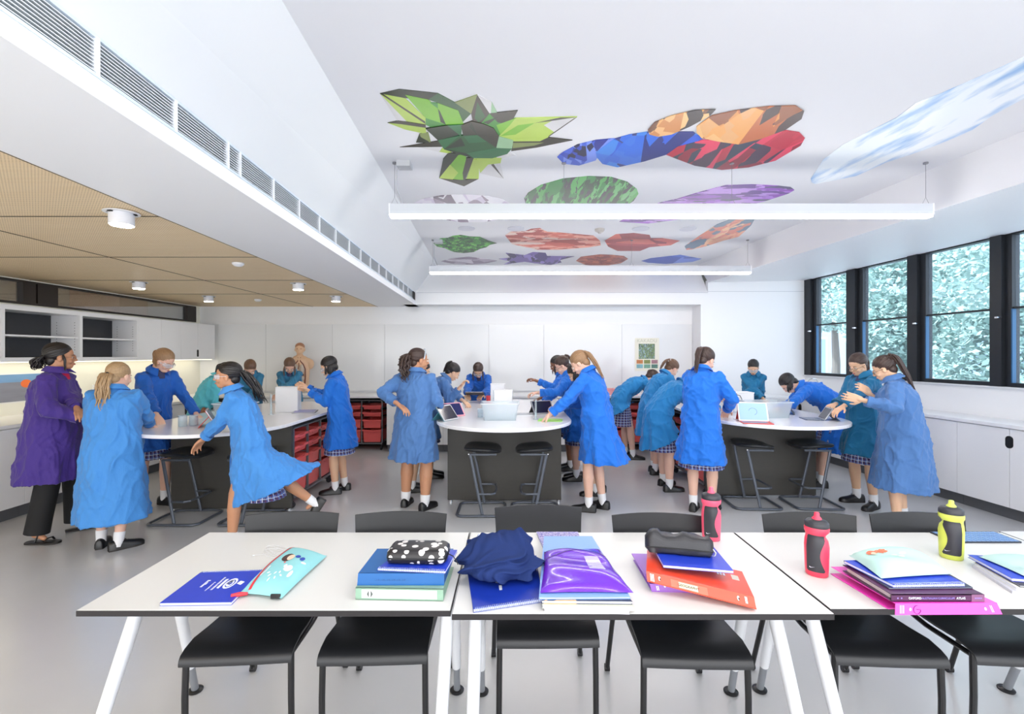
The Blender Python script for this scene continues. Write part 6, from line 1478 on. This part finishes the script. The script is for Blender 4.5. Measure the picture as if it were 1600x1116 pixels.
    def lock(pts, w, n=18, wob=.006, r=.006, taper=.5, freq=2.2):
        """bundle of strands along a centre path given in body space"""
        for k in range(n):
            a = rdh.uniform(0, 2*PI_); q = math.sqrt(rdh.random())*w; ph_ = rdh.uniform(0, 6); ln = rdh.uniform(.82, 1.0); out = []
            M_ = 12
            for j in range(M_+1):
                u = j/M_*ln*(len(pts)-1); i0 = min(int(u), len(pts)-2); fr0 = u-i0
                p0, p1, p2, p3 = pts[max(i0-1, 0)], pts[i0], pts[i0+1], pts[min(i0+2, len(pts)-1)]
                c = .5*((2*p1)+(p2-p0)*fr0+(2*p0-5*p1+4*p2-p3)*fr0**2+(3*p1-p0-3*p2+p3)*fr0**3)
                g = (.35+.65*math.sin(min(1, j/M_*1.6+.15)*PI_/2))*(1-taper*(j/M_)**2)
                out.append(c+V(math.cos(a)*q*g+wob*math.sin(freq*j*.6+ph_)*j/M_, math.sin(a)*q*g+wob*math.cos(freq*j*.55+ph_)*j/M_, .3*q*math.sin(a)*g))
            tb.tube(out, [r*s*(.8+.4*math.sin(PI_*min(1, (j+1)/(M_+1))))*(1-.75*(j/M_)**3) for j in range(M_+1)], 6)
    tw = HM @ (tie*1.0); outd = (HR.to_3x3() @ ax_).normalized(); tl = Vector(tail)*s
    if style in ('pony', 'wavy', 'curly'):
        pts = [tw-outd*.01*s, tw+outd*.030*s, tw+outd*.040*s+tl*.30, tw+outd*.030*s+tl*.66, tw+outd*.010*s+tl]
        ww = {'pony': .020, 'wavy': .038, 'curly': .050}[style]*s*tail_w
        lock(pts, ww, 30 if style == 'pony' else 44, {'pony': .004, 'wavy': .012, 'curly': .016}[style]*s, .0065 if style == 'pony' else .0075, .55 if style == 'pony' else .3, 2.2 if style != 'curly' else 5)
        tb.build('ponytail', hm_, ho, sharp=70)
        b = MB(); e1 = outd.cross(X).normalized(); e2 = outd.cross(e1)
        b.tube([tw+outd*.012*s+(e1*math.cos(q)+e2*math.sin(q))*.017*s for q in [2*PI_*k/14 for k in range(15)]], .0055*s, 8); b.build('hair_tie', {'white': mat('white ribbon', (240, 240, 242), .6), 'dark': M_black}.get(band if band in ('white',) else 'dark'), ho)
        if band == 'white':
            b = MB()
            for k in range(5): b.ball(tuple(tw+outd*.014*s+e1*.024*s*math.cos(k*1.25)+e2*.024*s*math.sin(k*1.25)), (.011*s, .009*s, .010*s), 8, 6)
            b.build('ribbon_bow', mat('white ribbon', (240, 240, 242), .6), ho)
    elif style == 'bob':
        for q in range(-80, 81, 8):
            a = R(q-90); st = HM @ V(math.cos(a)*.070, math.sin(a)*.082-.01, .01); en = st+V(0, 0, -.115*s)+(HR.to_3x3() @ V(math.cos(a)*.012, math.sin(a)*.012, 0))*s
            lock([st, st*.6+en*.4, en], .012*s, 5, .002, .0075, .2)
        for q in (-12, 12, 192, 168):
            a = R(q); st = HM @ V(math.cos(a)*.072, math.sin(a)*.072, .015); en = st+V(0, 0, -.10*s); lock([st, st*.5+en*.5, en], .010*s, 5, .002, .007, .2)
        tb.build('hair_ends', hm_, ho, sharp=70)
    if side_hair:   # loose hair past the cheek
        for sx in ((-1, 1) if side_hair == 2 else (side_hair,)):
            tb = MB(); st = HM @ V(sx*.070, .02, .02); en = st+V(0, .01, -.15)*s; lock([st, st*.6+en*.4+V(sx*.006, .01, 0), en], .009*s, 9, .004, .0045, .6); tb.build('loose_strands', hm_, ho, sharp=70)
    if band == 'headband':
        b = MB(); b.tube([HM @ V(math.cos(q)*.085, .028+.01*math.sin(q), .028+math.sin(q)*.094) for q in [R(-8+196*k/16) for k in range(17)]], .006*s, 8, flat=.6); b.build('headband', mat('pale headband', (190, 200, 214), .4), ho)
    return root
RED = mat('crimson blouse', (190, 16, 70), .7); CHK = mat('navy collar blouse', (60, 64, 100), .8, noise=.5, nscale=90)
LB = V(0, 0, -1)
# teacher in purple
person('woman in a purple coat and black trousers, glasses, standing at the far left', -3.90, 4.03, -68, 1.64, 3, 4, 14, hands=(P(124, 648, 3.86), P(128, 653, 3.9)), feet=((-.13, .10, 20), (.12, -.06, -18)), coat='purple', hem=.50, wide=1.30, skin='tan', hair='black', style='wavy', tail=(-.0, -.02, -.10), tiez=.0, tail_w=1.3, glasses='gold', trousers=True, kind='sandal', shirt=RED, seed=11, side_hair=2, flare=.6, poles=(V(-.6, -.8, -.6), V(.6, -.8, -.5)))
person('girl with long wavy blonde ponytail seen from behind in a long sky blue coat', -3.22, 3.83, 16, 1.48, 3, 14, -26, hands=(P(150, 668, 4.2), P(236, 668, 4.25)), feet=((-.10, .02, 10), (.07, -.08, -55)), coat='sky', hem=.23, wide=1.28, skin='light', hair='blonde', style='wavy', tail=(.0, -.07, -.36), tiez=.0, tail_w=1.6, skirt=None, seed=12, flare=.75, poles=(V(-.9, -.2, -.6), V(.9, -.2, -.6)), mouth=True)
person('girl with light brown hair and clear goggles reaching over the left workbench', -3.66, 4.83, -110, 1.63, 12, 34, 16, hands=(P(312, 655, 4.9), P(252, 668, 4.42)), feet=((-.10, .02, 10), (.12, -.02, -10)), coat='royal', hem=.60, wide=1.05, skin='light', hair='sandy', style='pony', tail=(.08, .10, -.15), tiez=.04, glasses='goggles', shirt=CHK, seed=13, skirt=.50)
person('girl in a light turquoise coat bending over the left workbench, mostly hidden', -3.86, 5.95, -52, 1.52, 30, 45, 0, hands=(P(318, 640, 5.8), P(345, 640, 6.1)), coat='mint', hem=.5, skin='brown', hair='black', style='pony', seed=14, wide=.95)
person('girl running to the left with flying wavy black hair and billowing sky blue coat', -2.13, 3.86, 116, 1.50, 20, 4, 0, hands=(P(304, 707, 3.85), P(400, 700, 4.25)), feet=((-.03, .14, 0), (.05, -.55, 0, .17, -55)), coat='sky', hem=.47, spread=.13, wide=1.02, skin='tan', hair='black', style='wavy', tail=(0, -.16, -.27), tiez=.03, tail_w=1.6, glasses='goggles', skirt=.41, seed=15, sway=(0, -.20), hemtilt=-.42, flare=1.1, poles=(V(-.3, -.9, -.3), V(.3, -.9, -.2)), knee=.5, hipback=.0, skirt_w=1.0)
person('girl whose brown hair shows above the head of the running girl', -3.72, 6.72, -150, 1.55, 22, 55, 0, hands=(P(385, 632, 6.4), P(365, 632, 6.4)), coat='steel', hem=.5, skin='light', hair='chest', style='pony', seed=16)
person('girl in a steel blue coat looking down behind the white box, far end', -3.30, 7.06, -162, 1.55, 16, 48, 6, hands=(P(428, 622, 6.55), P(447, 622, 6.6)), coat='steel', hem=.5, skin='light', hair='chest', style='pony', seed=17, shirt=CHK, side_hair=2)
person('girl with a black bob and white goggles raising her hands, beside the left workbench', -1.96, 5.36, 97, 1.54, 8, 30, 4, hands=(P(484, 612, 5.25), P(480, 606, 5.5)), feet=((-.08, .02, 5), (.08, -.05, -5)), coat='azure', hem=.51, wide=1.0, skin='fair', hair='black', style='bob', glasses='goggles', seed=18, skirt=.46, curl=1.0, poles=(V(-.1, .1, -1), V(.1, .1, -1)), palms=(V(0, 1, 0), V(0, 1, 0)))
person('girl with dark curly ponytail and pale headband, hand on hip, back turned', -.98, 4.80, -18, 1.605, 2, 8, -48, hands=(P(622, 632, 4.62), P(691, 650, 4.88)), feet=((-.13, .03, 12), (.12, -.02, -12)), coat='denim', hem=.50, wide=1.26, skin='tan', hair='brown', style='curly', tail=(-.0, -.06, -.26), tiez=.035, tail_w=1.3, seed=19, skirt=None, legfat=1.22, band='headband', flare=.55, cuff=.75, poles=(V(-1, -.45, -.25), V(.6, -.6, -.8)))
person('girl in azure mostly hidden behind the girl with the curly ponytail', -1.13, 5.42, -72, 1.50, 8, 30, 0, hands=(P(694, 648, 5.3), P(700, 650, 5.2)), coat='azure', hem=.5, skin='fair', hair='black', style='bob', seed=20)
person('girl with a high black ponytail leaning on the middle workbench, chin in hand', -1.03, 6.02, -75, 1.56, 42, 42, 0, hands=(P(724, 627, 5.9), P(719, 605, 5.85)), coat='denim', hem=.5, skin='fair', hair='black', style='pony', tail=(-.02, -.09, -.13), tiez=.07, tail_w=1.3, seed=21, curl=.9, cuff=.8, poles=(V(-.5, -.2, -.8), V(.2, .1, -1)))
person('girl with dark hair reading a tablet at the far end of the middle workbench', -.48, 7.12, 176, 1.52, 30, 52, 4, hands=(P(754, 617, 6.62), P(731, 617, 6.62)), coat='royal', hem=.5, skin='fair', hair='brown', style='pony', seed=22, side_hair=2, shirt=CHK, glasses='goggles')
tablet('tablet held up by the girl at the far end of the middle workbench', -.51, 6.58, 180, 75, mat('grey tablet case', (70, 70, 78), .4), 'flat', z=1.0)
person('dark skinned girl with raised hand, farthest along the right side of the middle workbench', .78, 6.42, 92, 1.57, 22, 28, 4, hands=(P(840, 596, 6.2), P(845, 622, 6.5)), coat='azure', hem=.5, skin='brown', hair='black', style='pony', tail=(0, .02, -.25), seed=23, side_hair=2, curl=.8)
person('girl with glasses holding a glass over the middle workbench', .80, 5.90, 84, 1.57, 20, 35, 6, hands=(P(842, 614, 5.7), P(846, 632, 5.9)), coat='azure', hem=.5, skin='light', hair='brown', style='pony', tail=(0, -.08, -.1), tiez=.07, glasses='dark', seed=24, curl=.8)
person('girl with short dark hair bending over a phone at the middle workbench', .93, 5.30, 80, 1.53, 26, 50, 4, hands=(P(876, 634, 5.12), P(884, 630, 5.3)), feet=((-.1, .0, 5), (.08, -.06, -5)), coat='royal', hem=.48, skin='fair', hair='black', style='bob', seed=25, curl=.7)
person('girl with a straight sandy ponytail in a white ribbon, right of the middle workbench', .83, 4.74, 66, 1.62, 13, 42, 8, hands=(P(857, 650, 4.62), P(868, 644, 5.0)), feet=((-.08, .04, 5), (.07, -.06, -8)), coat='azure', hem=.50, wide=1.08, skin='light', hair='sandy', style='pony', tail=(0, -.19, -.26), tiez=.045, tail_w=1.9, band='white', seed=26, skirt=None, sway=(0, -.07), flare=1.25)
person('girl bending low to the right by the back counter in a cyan blue coat', 1.74, 7.15, -88, 1.58, 64, 60, 0, hands=(P(1048, 630, 7.1), P(1060, 632, 6.9)), feet=((-.12, .0, 10), (.13, .05, -10)), coat='cyan', hem=.72, wide=1.05, skin='light', hair='brown', style='pony', seed=27, hemtilt=.55, skirt=.50, sway=(0, -.05))
person('girl with brown ponytail in a white scrunchie leaning over the right workbench', 1.88, 6.22, -80, 1.57, 32, 45, 8, hands=(P(1085, 640, 6.0), P(1090, 645, 5.9)), feet=((-.08, .02, 0), (.08, -.04, 0)), coat='cyan', hem=.50, wide=1.05, skin='light', hair='chest', style='pony', tail=(-.0, -.13, -.12), tiez=.05, tail_w=1.6, band='white', seed=28, skirt=None)
person('girl bending far forward with her head hidden behind the standing girl', 1.78, 5.50, -78, 1.56, 52, 60, 0, hands=(P(1115, 635, 5.2), P(1125, 640, 5.3)), feet=((-.13, .05, 10), (.13, -.02, -5)), coat='cyan', hem=.56, wide=1.10, skin='light', hair='brown', style='pony', seed=29, hemtilt=.5, skirt=.47, legfat=1.1)
person('girl with a brown ponytail seen from behind, left of the red cased tablet', 1.87, 4.69, -34, 1.63, 6, 30, -28, hands=(P(1128, 622, 4.95), P(1136, 640, 4.8)), feet=((-.07, .0, 5), (.09, .06, -8)), coat='azure', hem=.50, wide=1.06, skin='light', hair='brown', style='pony', tail=(-.02, -.13, -.23), tiez=.06, tail_w=1.6, seed=30, skirt=.44, poles=(V(-.5, -.6, -.8), V(.8, -.3, -.6)))
person('girl in teal leaning in at the far end of the right workbench', 3.58, 7.02, 152, 1.52, 20, 38, 0, hands=(P(1152, 628, 6.8), P(1200, 632, 6.6)), coat='teal', hem=.5, skin='fair', hair='black', style='pony', seed=31, glasses='goggles', poles=(V(-.9, -.2, -.4), V(.9, -.3, -.4)))
person('girl stooping flat over the right workbench, black hair behind the white box', 3.64, 5.62, 72, 1.60, 66, 62, 0, hands=(P(1215, 640, 5.4), P(1210, 640, 5.8)), coat='azure', hem=.42, wide=1.05, skin='light', hair='black', style='bob', seed=32, hemtilt=.15, hipback=.2)
person('smiling girl with glasses in a teal coat, hands moving, by the windows', 3.65, 4.90, 96, 1.57, 4, 28, 10, hands=(P(1312, 640, 4.62), P(1305, 632, 4.9)), feet=((-.13, .02, 20), (.10, .0, -10)), coat='teal', hem=.53, wide=1.14, skin='fair', hair='brown', style='pony', tail=(-.08, .02, -.22), tiez=.03, glasses='dark', shirt=CHK, seed=33, skirt=.46)
person('girl in a loose faded blue coat with a long straight ponytail, nearest the windows', 3.52, 4.30, 52, 1.55, 9, 30, 0, hands=(P(1350, 626, 4.15), P(1362, 618, 4.45)), feet=((-.09, .02, 0), (.09, -.03, 0)), coat='denim', hem=.35, wide=1.30, skin='fair', hair='brown', style='pony', tail=(0, -.17, -.33), tiez=.075, tail_w=1.9, glasses='dark', seed=34, skirt=None, flare=.9, palms=(V(0, 1, .3), V(0, 1, .3)), poles=(V(-.5, -.5, -.9), V(.5, -.5, -.9)))
# things in hands
t = thing('mobile_phone', 'dark phone held in the hand of the girl with short dark hair', 'phone', (.555, 5.16, 1.02), 20); b = MB(); b.prism(rounded(.07, .14, .01, 3), 0, .008, 0, RX(35)); b.build('phone_body', M_black, t, .001)
